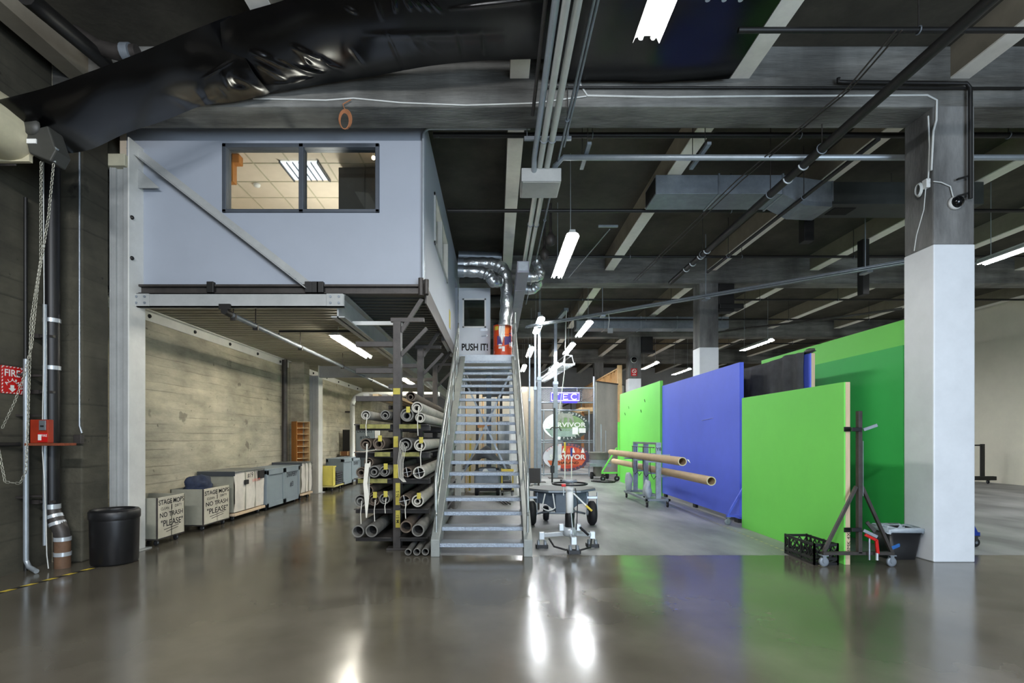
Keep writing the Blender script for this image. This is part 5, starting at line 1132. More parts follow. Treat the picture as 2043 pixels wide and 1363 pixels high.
# chain-link panel behind the frame
mb = MB()
for k in range(-12, 24):
    a, b = 1.9 + k * .12, 1.9 + k * .12 + 1.0
    for p, q in ((a, b), (b, a)):
        lo, hi = max(1.9, min(p, q)), min(4.1, max(p, q))
        if hi > lo:
            z_ = lambda x: 3.1 + .62 * ((x - p) / (q - p)); mb.tube([(lo, SY + .16, z_(lo)), (hi, SY + .16, z_(hi))], .006, 4, False)
part('chain_mesh', mb, 'galv', fr)
# pale set wall / container, stud wall, panels at the end of the aisle
t = thing('set_wall', 'tall beige set wall standing behind the far green flat', 'set wall', (5, 22.5, 0))
part('face', MB().prism([(4.17, 21.65, .02), (5.72, 23.2, .02), (5.72, 23.2, 3.97), (4.17, 21.65, 3.97)], (.05, -.05, 0)), 'container', t); part('top_cap', MB().prism([(4.15, 21.62, 3.97), (5.74, 23.2, 3.97), (5.80, 23.14, 3.97), (4.21, 21.56, 3.97)], (0, 0, .05)), 'dark_steel', t)
t = thing('stud_wall', 'raw pine stud wall on the upper level behind the beige set wall', 'stud wall', (5.5, 28, 3.2))
part('sheathing', MB().box(5.56, 5.6, 22.8, 35, 3.25, 4.72), 'stud', t)
for k in range(21): part('stud', MB().box(5.44, 5.56, 22.8 + k * .6, 22.86 + k * .6, 3.29, 4.68), 'stud', t)
part('top_plate', MB().box(5.42, 5.57, 22.75, 35, 4.68, 4.74), 'stud', t); part('bottom_plate', MB().box(5.42, 5.57, 22.75, 35, 3.22, 3.29), 'stud', t); part('mid_rail', MB().box(5.46, 5.56, 22.8, 35, 3.95, 4.0), 'stud', t)
part('end_post', MB().box(5.40, 5.6, 22.78, 22.88, 0, 4.85), 'stud', t)
t = thing('upper_deck', 'timber platform under the pine stud wall', 'platform', (5, 29, 3.1))
part('floor_joist', MB().box(4.6, 5.6, 27, 35, 3.0, 3.2), 'pale_wood', t); part('ledger', MB().box(4.5, 4.6, 27, 35, 2.98, 3.22), 'pale_wood', t)
for y in (27.2, 31, 34.8): part('post', MB().box(4.52, 4.66, y - .07, y + .07, 0, 2.98), 'brown_wood', t)
part('guard_rail', MB().box(4.5, 4.55, 27, 35, 3.7, 3.76).box(4.5, 4.55, 27, 35, 4.1, 4.16), 'dark_steel', t)
for y in (27.2, 31): part('guard_post', MB().box(4.5, 4.56, y - .04, y + .04, 3.2, 4.16), 'dark_steel', t)
for x0, x1, y, h, m_, lab in ((.9, 2.1, 27, 4.3, 'beige', 'pale cream panel beyond the tall slim masts'), (2.15, 3.9, 30, 4.6, 'far_wall', 'pale grey panelled wall behind the neon sign')):
    t = thing('scenery_wall', lab, 'panel', ((x0 + x1) / 2, y, 0)); n = 3
    for k in range(n): part('panel', MB().box(x0 + (x1 - x0) * k / n, x0 + (x1 - x0) * (k + 1) / n - .02, y, y + .05, .03, h), m_, t, .004)
    part('base_rail', MB().box(x0, x1, y + .05, y + .1, 0, .1), 'stud', t)
t = thing('bracketed_tank', 'grey cylindrical tank on a square stand behind the tube rack', 'tank', (4.0, 20.2, 0))
part('tank', MB().lathe([(.001, .75), (.36, .76), (.38, .8), (.38, 1.0), (.42, 1.02), (.42, 1.06), (.001, 1.06)], (4.05, 20.2, 0), 28), 'tank', t)
part('flange', MB().box(3.62, 4.45, 19.8, 20.6, .5, .62).lathe([(.36, .62), (.36, .76)], (4.05, 20.2, 0), 24), 'galv_matt', t)
part('leg', MB().cyl((4.0, 20.2, .1), (4.0, 20.2, .5), .17, 18), 'tank', t)
for x in (3.75, 4.35): part('wheel', MB().lathe([(.03, -.05), (.13, -.05), (.14, 0), (.13, .05), (.03, .05)], (x, 20.1, .14), 18, 'X'), 'rubber', t)
part('axle', MB().cyl((3.7, 20.1, .14), (4.4, 20.1, .14), .03, 8), 'dark_steel', t); part('sight_rod', MB().cyl((4.3, 20.1, 1.06), (4.3, 20.1, 1.9), .02, 8), 'galv', t); part('sight_rod', MB().cyl((4.12, 20.1, 1.06), (4.12, 20.1, 2.15), .025, 8), 'galv', t)
t = thing('flat_jack', 'green A-frame jack at the far end of the far green flat', 'flat stand', (4.3, 19.1, 0))
part('leg', MB().bar((3.95, 19.1, .35), (4.5, 19.1, 1.25), .05, .05), 'green', t); part('base_bar', MB().box(3.92, 4.6, 19.07, 19.13, .28, .34), 'green', t); caster(t, 3.98, 19.1, .28, .1, .05, 'Y'); caster(t, 4.5, 19.1, .28, .1, .05, 'Y')
# floor cable tangle by the tank
mb = MB(); pts = []
for k in range(26): pts.append(V((3.7 + .3 * math.sin(k * .9) + .02 * k, 18.6 + .35 * math.cos(k * 1.1), .03)))
mb.tube(pts, .022, 6); single('floor_cable', mb, 'black', 'tangled black cable on the floor before the tank', 'cable')
# beyond the white column
t = thing('cart_frame', 'black steel cart frame on the floor by the pale side wall', 'cart', (17.2, 18.1, 0))
part('top_bar', MB().box(16.2, 17.25, 18.1, 18.16, 1.33, 1.38), 'black_pipe', t); part('upright', MB().box(17.17, 17.26, 18.08, 18.18, .25, 1.4), 'black_pipe', t, .005)
part('base_bar', MB().box(16.1, 17.65, 18.05, 18.2, .12, .26), 'black_pipe', t, .01); part('brace', MB().bar((16.2, 18.13, 1.0), (16.75, 18.13, .26), .05, .05), 'black_pipe', t); part('hook', MB().cyl((16.6, 18.13, 1.1), (16.6, 18.13, 1.33), .02, 6), 'black_pipe', t)
for x in (16.3, 16.75, 17.4): caster(t, x, 18.12, .12, .06)
t = thing('flat_jack', 'blue jack foot on a caster poking out beyond the white column', 'flat stand', (7.0, 7.7, 0))
part('leg', MB().bar((7.22, 7.7, .17), (6.8, 7.7, 1.0), .05, .05), 'blue_edge', t); part('base_bar', MB().box(6.6, 7.25, 7.67, 7.73, .17, .22), 'blue_edge', t); part('upright', MB().box(6.72, 6.78, 7.67, 7.73, .2, 1.3), 'blue_edge', t); caster(t, 7.2, 7.7, .17, .065, .04, 'Y'); caster(t, 6.66, 7.7, .17, .065, .04, 'Y')
# small things fixed to the columns
def dome(x, y, z, r, label):
    t = thing('dome_camera', label, 'security camera', (x, y, z)); part('base_ring', MB().lathe([(.001, 0), (r * 1.15, 0), (r * 1.15, -.03), (r, -.05)], (x, y, z), 20, 'Y'), 'white', t)
    part('tinted_dome', MB().lathe([(r * math.cos(PI / 2 * k / 6) + 1e-4, -.05 - r * .9 * math.sin(PI / 2 * k / 6)) for k in range(7)], (x, y, z), 20, 'Y'), 'smoke', t); return t
t = dome(6.02, 6.735, 4.72, .075, 'dark dome camera on the raw upper part of the near white column')
part('cable', MB().tube([at(1902, 395, 6.72), at(1896, 372, 6.72), at(1878, 364, 6.72), at(1862, 362, 6.72)], .008, 6), 'cable_white', t)
dome(5.98, 22.25, 5.0, .12, 'dome camera on the far column above the red prohibition sign')
t = thing('prohibition_sign', 'small red no smoking sign on the far column', 'sign', (5.98, 22.25, 4.4))
part('board', MB().box(5.86, 6.12, 22.235, 22.255, 4.30, 4.63), 'red', t); mb = MB(); n = 20
mb.tube([(5.99 + .08 * math.cos(2 * PI * k / n), 22.23, 4.51 + .08 * math.sin(2 * PI * k / n)) for k in range(n + 1)], .014, 6, False); mb.bar((5.94, 22.23, 4.56), (6.04, 22.23, 4.46), .02, .02); part('symbol', mb, 'white', t)
part('caption', MB().box(5.92, 6.06, 22.228, 22.234, 4.34, 4.37), 'white', t)
mb = MB()
for k in range(3):
    n = 18; rr = .09 - .008 * k; mb.tube([V((5.70 - .01 * k, 6.9 + rr * 1.0 * math.cos(2 * PI * j / n) * .6, 4.98 + rr * math.sin(2 * PI * j / n))) for j in range(n + 1)], .007, 6, False)
t = thing('cable_coil', 'coiled white cable with a plug hung on the raw side of the near column', 'cable', (5.7, 6.9, 5))
part('coil', mb, 'cable_white', t); part('plug', MB().box(5.70, 5.755, 6.78, 6.86, 4.96, 5.08), 'white', t, .008)
part('drop_cable', MB().tube([(5.72, 6.78, 5.9), (5.73, 6.77, 5.5), (5.72, 6.78, 5.06)], .01, 6).tube([(5.72, 6.82, 4.96), (5.73, 6.86, 4.7), (5.73, 6.98, 4.4), (5.73, 7.02, 4.2)], .006, 6), 'cable_white', t)
# ================================================================ overhead services
def run(name, pts, r, m, label, cat='pipe', hang=(), top=6.8, group=None, n=10):
    P = [V(p) for p in pts]; t = thing(name, label, cat, P[0], group); part('pipe_run', MB().tube(P, r, n), m, t)
    for f in hang:
        L_ = [(b - a).length for a, b in zip(P, P[1:])]; tot = sum(L_) * f; q = P[-1]
        for (a, b), l in zip(zip(P, P[1:]), L_):
            if tot <= l: q = a.lerp(b, tot / l); break
            tot -= l
        h = part('hanger', MB().cyl(q + V((0, 0, r)), (q.x, q.y, top), .007, 6), 'dark_steel', t)
        ringm = MB(); ax = (P[-1] - P[0]).normalized(); s, u = basis(ax)
        ringm.tube([q + (s * math.cos(2 * PI * k / 14) + u * math.sin(2 * PI * k / 14)) * (r + .008) for k in range(15)], .008, 5, False); part('clevis', ringm, 'galv_matt', h)
    return t
# pipes along the aisle
for x, lab in ((.655, 'pale lagged pipe of the overhead pair, on the staircase side'), (.765, 'pale lagged pipe of the overhead pair, on the fluorescent light side')):
    run('lagged_pipe', [(x, .5, 5.72), (x, 16, 5.72)], .042, 'pipe_white', lab, hang=(.25, .42, .6), group='overhead pale pipes')
run('grey_conduit', [(.56, .5, 5.74), (.56, 7.5, 5.74), (.57, 7.75, 5.64)], .04, 'conduit', 'grey conduit beside the two overhead pale pipes ending in the junction box', hang=(.5,))
run('rusty_pipe', [(.47, .5, 5.8), (.47, 6.6, 5.8)], .022, 'dark_steel', 'thin dark pipe along the edge of the black sheeting beside the pale pipes')
run('thin_conduit_pair', [(.93, .5, 5.8), (.93, 16, 5.8)], .016, 'galv_matt', 'thin bright conduit just beyond the two overhead pale pipes', hang=(.4, .6)); run('thin_conduit_pair', [(.98, .5, 5.85), (.98, 7.4, 5.85)], .016, 'galv_matt', 'thin short conduit beside the thin bright conduit overhead')
t = thing('junction_box', 'large pale grey junction box hung under the overhead pale pipes', 'junction box', (.68, 7.95, 5.5))
part('case', MB().box(.38, .98, 7.7, 8.25, 5.50, 5.70), 'steel_paint', t, .01); part('cover', MB().box(.40, .96, 7.72, 8.23, 5.49, 5.5), 'steel_paint', t, .003)
text('lettering', 'DANGER 480V', .05, (.5, 7.95, 5.489), (0, 1, 0), (-1, 0, 0), 'lid', t, 0, width=.2)
t = thing('trapeze_strut', 'bright strut bar across the overhead pale pipes in front of the junction box', 'strut', (.7, 7.3, 5.68))
part('channel', MB().box(.40, 1.07, 7.28, 7.32, 5.88, 5.93), 'galv', t); part('rod', MB().cyl((1.03, 7.3, 5.93), (1.03, 7.3, 6.8), .006, 6), 'galv', t); part('rod', MB().cyl((.44, 7.3, 5.93), (.44, 7.3, 6.8), .006, 6), 'galv', t)
run('cross_conduit', [(.86, 7.9, 5.70), (.9, 7.8, 5.78), (1.0, 7.62, 5.81), (12, 7.62, 5.81)], .042, 'conduit', 'grey conduit running level from the junction box to the near white column', 'conduit')
for x in (1.34, 3.06):
    t = thing('strut_hanger', 'slotted strut hanger crossing the level grey conduit, ' + ('nearer the junction box' if x < 2 else 'nearer the ceiling duct'), 'strut', (x, 7.6, 5.8))
    part('channel', MB().box(x - .03, x + .03, 7.35, 8.05, 5.85, 5.89), 'galv_matt', t); part('rod', MB().cyl((x, 7.5, 5.89), (x, 7.5, 6.8), .006, 6), 'dark_steel', t); part('rod', MB().cyl((x, 7.98, 5.89), (x, 7.98, 6.8), .006, 6), 'dark_steel', t)
run('office_conduit', [(-1.07, 7.5, 3.9), (-1.07, 7.5, 6.05)] + arc((-.97, 7.5, 6.07), .1, 180, 90, (1, 0, 0), (0, 0, 1)) + [(.5, 7.5, 6.17)], .022, 'conduit', 'bright conduit climbing the office corner and bending along its top', 'conduit')
# sprinkler branch lines across the hall
for y, z, r, x0, lab in ((7.72, 6.20, .04, -.95, 'black sprinkler line just behind the near concrete beam'), (10.0, 6.07, .035, -.95, 'black sprinkler line crossing behind the ceiling duct'), (12.7, 6.12, .032, 1.2, 'black sprinkler line just before the second concrete beam'),
                         (5.5, 6.02, .03, 2.6, 'black sprinkler line crossing the nearest pale joist soffits'), (16.6, 6.1, .03, .6, 'black sprinkler line behind the second concrete beam'), (19.4, 6.1, .03, .6, 'black sprinkler line before the third concrete beam'),
                         (24.4, 6.1, .03, .6, 'black sprinkler line beyond the third concrete beam')):
    run('sprinkler_line', [(x0, y, z), (17.5, y, z)], r, 'black_pipe', lab, hang=[.13, .3, .47, .62, .8], group='sprinkler lines')
run('sprinkler_main', [(4.53, 3.0, 5.66), (4.53, 13.3, 5.66)], .062, 'black_pipe', 'thick black sprinkler main running back under the pale joists', hang=(.4, .53, .8))
for k, (y, f) in enumerate(((7.55, 0), (7.95, 0), (11.0, 1), (11.35, 1), (11.8, 1), (12.2, 1))):
    single('pipe_clip', MB().tube([V((4.53 + .07 * math.cos(a), y, 5.66 + .07 * math.sin(a))) for a in [PI * (1 + j / 8) for j in range(9)]], .012, 6), 'alu', 'bright clip on the underside of the thick sprinkler main, ' + ('first', 'second', 'third', 'fourth', 'fifth', 'last')[k] + ' going back', 'clip', 'clips on the sprinkler main')
run('thin_black_pipe', [(5.45, 7.3, 5.9), (5.45, 13.2, 5.9)], .035, 'black_pipe', 'thinner black pipe parallel to the thick sprinkler main, beside the near column', hang=(.3, .8))
for k in (0, 1): run('slack_cable', [at(1800 - 12 * k, 60, 5.22), at(1697 - 8 * k, 178, 6.1), at(1600 - 8 * k, 258, 6.9), at(1480 - 10 * k, 360, 8.28), at(1270 - 6 * k, 560, 13.6)], .010, 'dark_steel', 'thin slack cable slanting under the ceiling beside the thick sprinkler main, ' + ('upper strand' if k == 0 else 'lower strand'), 'cable', n=5)
# ceiling duct
t = thing('ceiling_duct', 'galvanised rectangular ceiling duct crossing behind the near concrete beam', 'duct', (4.8, 9.4, 6.04))
part('straight_run', MB().box(2.87, 5.15, 9.2, 9.85, 6.02, 6.36), 'galv_matt', t, .004); part('taper', MB().prism([(5.15, 9.2, 6.02), (5.15, 9.2, 6.36), (6.2, 9.45, 6.36), (6.2, 9.45, 5.9), (5.6, 9.3, 5.86)], (0, .6, 0)), 'galv_matt', t)
part('rear_run', MB().box(6.2, 9.0, 9.45, 10.05, 5.95, 6.36), 'deck_dark', t, .004); part('open_mouth', MB().box(2.862, 2.872, 9.24, 9.81, 6.05, 6.33), 'bore', t); part('grille', MB().box(6.35, 6.75, 9.6, 9.9, 5.94, 5.952), 'bore', t)
for x in (4.0, 5.15, 6.2): part('flange', MB().box(x - .015, x + .015, 9.18 + (.25 if x > 6 else 0), 9.87, 6.0, 6.38), 'galv', t)
t = thing('ceiling_duct', 'pale blue galvanised duct far back above the slanted strut rail', 'duct', (4, 20, 5.9)); part('straight_run', MB().box(3.1, 9, 19.8, 20.4, 5.85, 6.3), 'galv_matt', t, .004)
for x in (4.2, 5.6, 7.0): part('flange', MB().box(x - .02, x + .02, 19.78, 20.42, 5.83, 6.32), 'galv', t)
part('damper_arm', MB().box(4.3, 4.5, 19.74, 19.8, 5.66, 5.85), 'alu', t)
# slanted strut rail carrying cables
a, b = V((8.45, 10.4, 5.2)), V((1.0, 16.6, 5.2)); t = thing('cable_rail', 'long galvanised strut rail slanting across under the ceiling to the stair landing', 'rail', a)
part('channel', MB().bar(a, b, .09, .03).bar(a + V((.03, .03, .05)), b + V((.03, .03, .05)), .02, .08), 'galv_matt', t); part('conduit', MB().cyl(a + V((-.04, -.05, .03)), b + V((-.04, -.05, .03)), .02, 8).cyl(a + V((-.06, -.08, -.02)), b + V((-.06, -.08, -.02)), .016, 8), 'galv', t)
for f in (.08, .42, .72, .95):
    q = a.lerp(b, f); part('saddle', MB().box(q.x - .06, q.x + .06, q.y - .14, q.y + .1, 5.12, 5.16), 'galv', t); part('drop_rod', MB().cyl(q, (q.x, q.y, 6.8), .012, 6), 'galv', t)
part('loose_tie', MB().tube([a.lerp(b, .70), a.lerp(b, .70) + V((.02, 0, -.2)), a.lerp(b, .70) + V((-.01, 0, -.42))], .01, 6), 'cable_white', t)
run('dark_hung_pipe', [at(1420, 665, 16), at(1490, 655, 15.4), at(1620, 640, 14), at(1800, 616, 12.6)], .03, 'dark_steel', 'dark hung pipe bending along above the black draped flat', hang=(.2,))
run('dark_hung_pipe', [at(1395, 715, 18), at(1480, 680, 16.6)], .03, 'dark_steel', 'short dark pipe slanting beside the middle column top')
# valve block on the middle column
t = thing('valve_box', 'black box and valve on the shoulder of the middle column', 'valve', (6.4, 14.6, 5.3)); part('case', MB().box(6.31, 6.75, 14.5, 14.8, 5.2, 6.0), 'black_pipe', t, .02); part('cover', MB().box(6.31, 7.0, 14.45, 14.85, 5.28, 5.42), 'black_pipe', t, .02)
t = thing('valve_box', 'black box and valve on the shoulder of the far column', 'valve', (6.4, 22.3, 5.3)); part('case', MB().box(6.31, 6.8, 22.2, 22.6, 5.35, 6.0), 'black_pipe', t, .02); part('cover', MB().box(6.31, 6.9, 22.18, 22.6, 5.3, 5.42), 'black_pipe', t, .02)
single('hung_heater', MB().box(8.6, 8.75, 12.0, 12.2, 5.0, 6.3), 'black_pipe', 'black hanging box between pale joists beyond the ceiling duct', 'box', bevel=.01); single('hung_heater', MB().box(6.2, 6.4, 10.3, 10.5, 5.6, 6.3), 'black_pipe', 'black hanging box just under the ceiling duct taper', 'box', bevel=.01)
# cables on the near beam face
YBm = 6.73
run('beam_cable', [at(1150, 60, YBm), at(1158, 170, YBm), at(1172, 191, YBm), at(1330, 194, YBm), at(1500, 192, YBm), at(1700, 191, YBm), at(1850, 190, YBm), at(1869, 200, YBm), at(1868, 240, 6.72), at(1862, 262, 6.72), at(1858, 340, 6.72)], .014, 'cable_white', 'white cable clipped along the near beam face and down the near column', 'cable', n=6)
run('beam_cable', [at(505, 197, YBm), at(650, 200, YBm), at(705, 196, YBm), at(800, 205, YBm), at(930, 210, YBm), at(1065, 206, YBm), at(1170, 192, 6.72)], .010, 'cable_white', 'thin pale cable sagging along the near beam above the office', 'cable', n=6)
run('beam_pipe', [at(1090, 174, 6.70), at(1945, 176, 6.70), at(2043, 176, 6.7)], .016, 'black_pipe', 'dark pipe fixed straight along the near beam face', n=8)
run('column_pipe', [at(1673, 156, 6.66), at(1672, 163, 6.66), at(1690, 164, 6.66), at(1928, 166, 6.66), at(1936, 176, 6.66), at(1936, 396, 6.66)], .024, 'black_pipe', 'black pipe along the near beam then down the near column edge', n=8)
for k, (yy, l) in enumerate(((356, 0), (390, 1))):
    single('pipe_bracket', MB().bar(at(1936, yy - 6, 6.68), at(1910, yy + 2, 6.68), .03, .02), 'black_pipe', 'small black bracket on the raw column face, ' + ('upper of two' if k == 0 else 'lower one by the dome camera'), 'bracket')
mb = MB()
for k in range(4):
    c = at(689, 238 + k * 2, 6.71); mb.tube([c + V((.085 * math.cos(2 * PI * j / 16) * (1 - .1 * k), -.01 * k, .13 * math.sin(2 * PI * j / 16) * (1 - .06 * k))) for j in range(17)], .007, 5, False)
t = thing('cable_coil', 'coiled orange brown cable hung on the beam above the office window', 'cable', at(689, 240, 6.7)); part('coil', mb, 'orange_cable', t); part('tail', MB().tube([at(689, 222, 6.7), at(684, 208, 6.7), at(700, 199, 6.7)], .007, 6), 'orange_cable', t)
# foil ducts behind the landing
def flex(pts, r, label):
    P = [V(p) for p in pts]; Q = []
    for i in range(len(P) - 1):
        p0, p1, p2, p3 = P[max(i - 1, 0)], P[i], P[i + 1], P[min(i + 2, len(P) - 1)]
        for k in range(10):
            u = k / 10; Q.append(.5 * ((2 * p1) + (p2 - p0) * u + (2 * p0 - 5 * p1 + 4 * p2 - p3) * u * u + (3 * p1 - p0 - 3 * p2 + p3) * u ** 3))
    Q.append(P[-1]); rs = [r * (1 + .06 * math.sin(i * 1.3) + .05 * mnoise.noise(V((i * .7, r, 2)))) for i in range(len(Q))]
    t = thing('foil_duct', label, 'duct', P[0]); part('flexible_skin', MB().tube(Q, rs, 16), 'foil', t); part('end_collar', MB().cyl(Q[0] - (Q[1] - Q[0]).normalized() * .05, Q[0] + (Q[1] - Q[0]).normalized() * .1, r * 1.08, 16), 'galv', t); return t
flex([at(918, 528, 13.2), at(960, 526, 13.2), at(992, 530, 13.2), at(1008, 548, 13.2), at(1011, 600, 13.2), at(1007, 650, 13.2)], .16, 'silver foil duct bending down behind the landing by the orange drum')
flex([at(918, 541, 12.8), at(958, 543, 12.8), at(976, 550, 12.8), at(984, 562, 12.8), at(998, 561, 12.9)], .14, 'short silver foil duct curling into the taller one above the office door')
flex([at(1050, 552, 12.5), at(1070, 552, 12.5), at(1078, 545, 12.5), at(1070, 522, 12.5)], .12, 'curled silver foil duct beyond the mauve duct, upper bend'); flex([at(1045, 577, 13.5), at(1062, 578, 13.5), at(1074, 566, 13.4), at(1072, 556, 13.2)], .12, 'curled silver foil duct beyond the mauve duct, lower bend')
run('round_duct', [(-1.0, 13.7, 6.5), (.15, 13.7, 6.46)], .13, 'galv', 'galvanised round duct crossing above the foil ducts', 'duct', n=18); run('round_duct', [(-1.0, 16.2, 5.95), (.3, 16.2, 5.95)], .2, 'deck_dark', 'dark round duct behind the open office door', 'duct', n=18)
t = thing('drop_duct', 'mauve grey rectangular duct running back beside the foil ducts', 'duct', (.6, 13.5, 5.4)); part('run', MB().box(.46, .72, 11.2, 17.6, 5.25, 5.5), 'purple_duct', t, .006); part('end_cap', MB().box(.48, .70, 11.18, 11.2, 5.28, 5.48), 'galv', t, .004)
for y in (12.6, 14.2, 15.8): part('seam', MB().box(.455, .725, y, y + .02, 5.245, 5.505), 'purple_duct', t)
# hung ladder
a, b = V((3.05, 21.5, 4.72)), V((2.45, 28.6, 4.72)); d = (b - a).normalized(); s = d.cross(V((0, 0, 1)))
t = thing('hanging_ladder', 'aluminium extension ladder hung level under the far lights', 'ladder', a)
for q in (-.24, .24): part('side_rail', MB().bar(a + s * q, b + s * q, .05, .1), 'alu', t); part('upper_rail', MB().bar(a + s * q * .6 + V((0, 0, .35)), b + s * q * .6 + V((0, 0, .35)), .04, .04), 'alu', t)
for k in range(19): p = a.lerp(b, (k + .3) / 19); part('rung', MB().cyl(p - s * .24, p + s * .24, .025, 8), 'alu', t)
for f in (0.01, .5, .98): p = a.lerp(b, f); part('end_hoop', MB().tube([p - s * .24, p - s * .14 + V((0, 0, .37)), p + s * .14 + V((0, 0, .37)), p + s * .24], .022, 8), 'alu', t); part('sling', MB().cyl(p + V((0, 0, .36)), (p.x, p.y, 6.8), .012, 6), 'galv', t)
for k, (x, y) in enumerate(((1.2, 11.3), (1.15, 12.2))): single('ceiling_valve', MB().lathe([(.001, 5.85), (.09, 5.9), (.12, 6.05), (.06, 6.12), (.03, 6.2), (.03, 6.8)], (x, y, 0), 12), 'dark_steel', 'dark valve fitting hanging beside the pale pipes, ' + ('nearer one' if k == 0 else 'further one'), 'valve')
run('hung_strut_rods', [(2.35, 10.6, 5.95), (1.95, 13.8, 5.95)], .012, 'galv', 'thin bright rod slanting beside the second fluorescent strip', 'rod', n=6); single('short_strut', MB().box(2.1, 2.5, 10.5, 10.54, 5.96, 6.0), 'galv', 'short bright strut bar under the ceiling beside the second fluorescent strip', 'strut')
t = thing('bracket_lamp', 'row of silver lamp clips at the top edge between fluorescent strip and joist', 'lamp', at(1440, 0, 5)); p = at(1440, -6, 5.0)
part('bar', MB().box(p.x - .2, p.x + .22, 5, 5.05, p.z + .02, p.z + .09), 'motor', t, .006)
for k in range(3): part('clip', MB().cyl((p.x - .14 + .16 * k, 4.99, p.z - .04), (p.x - .14 + .16 * k, 4.99, p.z + .08), .025, 10), 'alu', t)

# ================================================================ black plastic sheeting
def curve(K, u):
    u = max(0, min(.9999, u)) * (len(K) - 1); i = int(u); f = u - i; g = lambda j: K[max(0, min(len(K) - 1, j))]
    p0, p1, p2, p3 = g(i - 1), g(i), g(i + 1), g(i + 2)
    return .5 * ((2 * p1) + (p2 - p0) * f + (2 * p0 - 5 * p1 + 4 * p2 - p3) * f * f + (3 * p1 - p0 - 3 * p2 + p3) * f ** 3)
def wr(p, s, sd):
    return mnoise.noise(V((p.x * s, p.y * s * .8, sd))) + .5 * abs(mnoise.noise(V((p.x * s * 2.3 + p.z * 3, p.y * s * 2 + 3, sd))))
def crease(p, s, sd): return 1 - abs(mnoise.noise(V((p.x * s + p.y * .7 * s, p.z * s * 1.4, sd)))) * 2
def segd(x, y, q):
    x0, y0, x1, y1 = q[:4]; dx, dy = x1 - x0, y1 - y0; t = max(0, min(1, ((x - x0) * dx + (y - y0) * dy) / (dx * dx + dy * dy)))
    return math.hypot(x - x0 - t * dx, y - y0 - t * dy) / q[4], math.sin(PI * min(1, max(0, .08 + .84 * t)))
def folds(p, segs):
    x, y = VX + p.x / p.y * F, VY - (p.z - HZ) / p.y * F; h = 0
    for q in segs:
        d, e = segd(x, y, q)
        if d < 3: h += q[5] * math.exp(-d * d) * e
    return h
low = [at(-30, 232, 5.7), at(30, 245, 5.9), at(75, 285, 6.1), at(112, 306, 6.3), at(180, 298, 6.42), at(252, 266, 6.52), at(330, 240, 6.58), at(400, 213, 6.62), at(470, 203, 6.64), at(541, 186, 6.62)]
topc = [at(-60, 205, 5.2), at(-10, 200, 5.25), at(50, 186, 5.3), at(100, 172, 5.35), at(160, 150, 5.4), at(220, 128, 5.45), at(300, 96, 5.55), at(370, 66, 5.65), at(420, 46, 5.7), at(462, 30, 5.8)]
S1 = [(336, 188, 398, 212, 7, .05), (345, 196, 380, 226, 5, -.03), (404, 168, 420, 205, 7, .05), (420, 205, 440, 200, 6, .03), (448, 140, 462, 176, 7, .07), (462, 176, 505, 180, 7, .05), (476, 150, 525, 182, 8, .07), (462, 160, 492, 182, 5, -.04), (380, 214, 430, 190, 5, .03), (400, 160, 470, 118, 3, .02), (470, 60, 520, 165, 4, .03), (385, 180, 412, 214, 5, -.03), (430, 176, 448, 196, 4, -.03), (500, 60, 528, 160, 6, -.03)]
def sheet1(u, v):
    a, b = curve(topc, u), curve(low, u); p = a.lerp(b, v); sag = math.sin(PI * v)
    p = p + V((0, -.16 * sag, -.14 * sag * min(1, u * 3)))
    return p + V((0, -.7, -.5)) * folds(p, S1) + V((0, .03, .03)) * mnoise.noise(p * 1.6)
single('plastic_sheet', MB().grid(sheet1, 170, 90), 'plastic', 'black plastic sheet draped from the dark wall to above the office corner', 'plastic sheet')
low2 = [at(470, 196, 6.68), at(541, 186, 6.68), at(620, 172, 6.66), at(700, 160, 6.62), at(780, 146, 6.5), at(860, 131, 6.4), at(940, 123, 6.34), at(1010, 120, 6.31), at(1086, 118, 6.31)]
topc2 = [at(440, 44, 5.6), at(480, 26, 5.58), at(560, 2, 5.44), at(640, -30, 5.22), at(720, -60, 5.06), at(800, -90, 4.9), at(880, -110, 4.8), at(990, -120, 4.75), at(1120, -120, 4.75)]
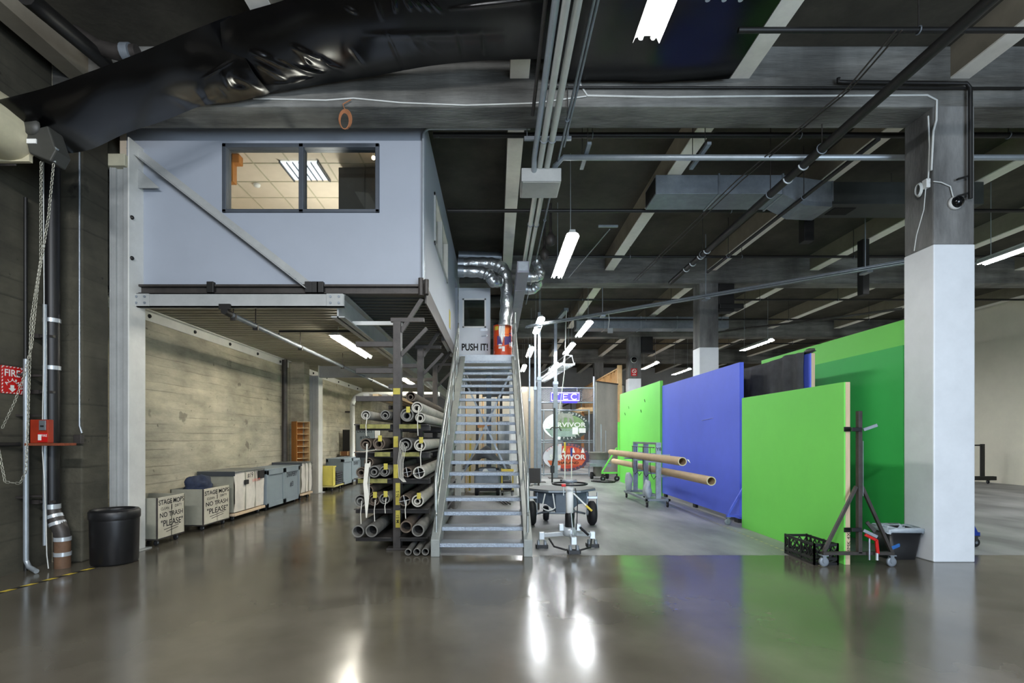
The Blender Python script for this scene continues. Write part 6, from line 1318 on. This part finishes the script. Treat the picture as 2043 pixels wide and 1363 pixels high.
S2 = [(503, 104, 560, 128, 6, .06), (560, 128, 655, 152, 6, .05), (512, 124, 575, 160, 6, .05), (575, 160, 640, 156, 5, .04), (585, 94, 640, 120, 6, .06), (640, 120, 692, 144, 6, .05), (540, 116, 610, 146, 4, -.04), (600, 130, 640, 142, 4, -.04), (545, 168, 640, 164, 5, .05), (600, 108, 622, 135, 4, .03), (640, 112, 668, 140, 3, .03),
      (700, 98, 735, 142, 3, .03), (772, 66, 808, 150, 3.5, -.035), (815, 70, 850, 118, 6, .02), (840, 70, 880, 112, 6, .02), (912, 62, 925, 118, 3.5, -.035), (962, 64, 966, 108, 3, -.03), (750, 0, 763, 38, 3, .03), (786, -4, 790, 22, 3, .05), (806, -6, 822, 20, 3, .05), (818, -8, 842, 20, 3, .05), (830, -8, 862, 22, 3, .05), (846, -8, 882, 26, 3, .05), (690, 14, 712, 26, 3, .03), (730, 72, 1000, 66, 9, .05), (900, 18, 1080, -2, 4, .05)]
def sheet2(u, v):
    a, b = curve(topc2, u), curve(low2, u); p = a.lerp(b, v); sag = math.sin(PI * v)
    p = p + V((0, -.10 * sag, -.13 * sag * (.3 + .7 * math.sin(PI * min(1, u * 1.1)))))
    return p + V((0, -.7, -.6)) * folds(p, S2) + V((0, .03, .035)) * mnoise.noise(p * 1.4)
single('plastic_sheet', MB().grid(sheet2, 240, 90), 'plastic', 'black plastic sheet creased and sagging above the office window', 'plastic sheet')
def sheet3(u, v):
    x = .62 + 2.4 * u; y = 1.2 + 5.45 * v; return V((x, y, 6.30 + .03 * mnoise.noise(V((x * 1.6, y * 1.2, 5))) - .04 * math.sin(PI * u)))
single('plastic_sheet', MB().grid(sheet3, 40, 60), 'plastic', 'flat black plastic sheet lining the ceiling beside the nearest fluorescent strip', 'plastic sheet')
def sheet4(u, v):
    x = -2.3 + 3.0 * u; y = 1.2 + 3.7 * v; return V((x, y, 6.34 + .06 * mnoise.noise(V((x * 1.6, y * 1.2, 8)))))
single('plastic_sheet', MB().grid(sheet4, 40, 50), 'plastic', 'black plastic ceiling lining over the near floor beside the thin dark pipe', 'plastic sheet')
# torn scrap and old duct end peeking above the first sheet
t = thing('old_duct', 'battered grey duct end above the draped plastic sheet', 'duct', at(235, 110, 6.2)); part('skin', MB().tube([at(150, 60, 6.3), at(195, 95, 6.3), at(235, 105, 6.3), at(275, 104, 6.3)], [.06, .09, .09, .085], 14), 'dark_steel', t); part('band', MB().cyl(at(246, 104, 6.28), at(262, 104, 6.28), .1, 14), 'galv_matt', t)
run('black_roof_pipe', [at(50, -10, 5.2), at(210, 125, 6.5)], .09, 'black_pipe', 'thick black pipe slanting under the ceiling above the draped plastic sheet', n=12)
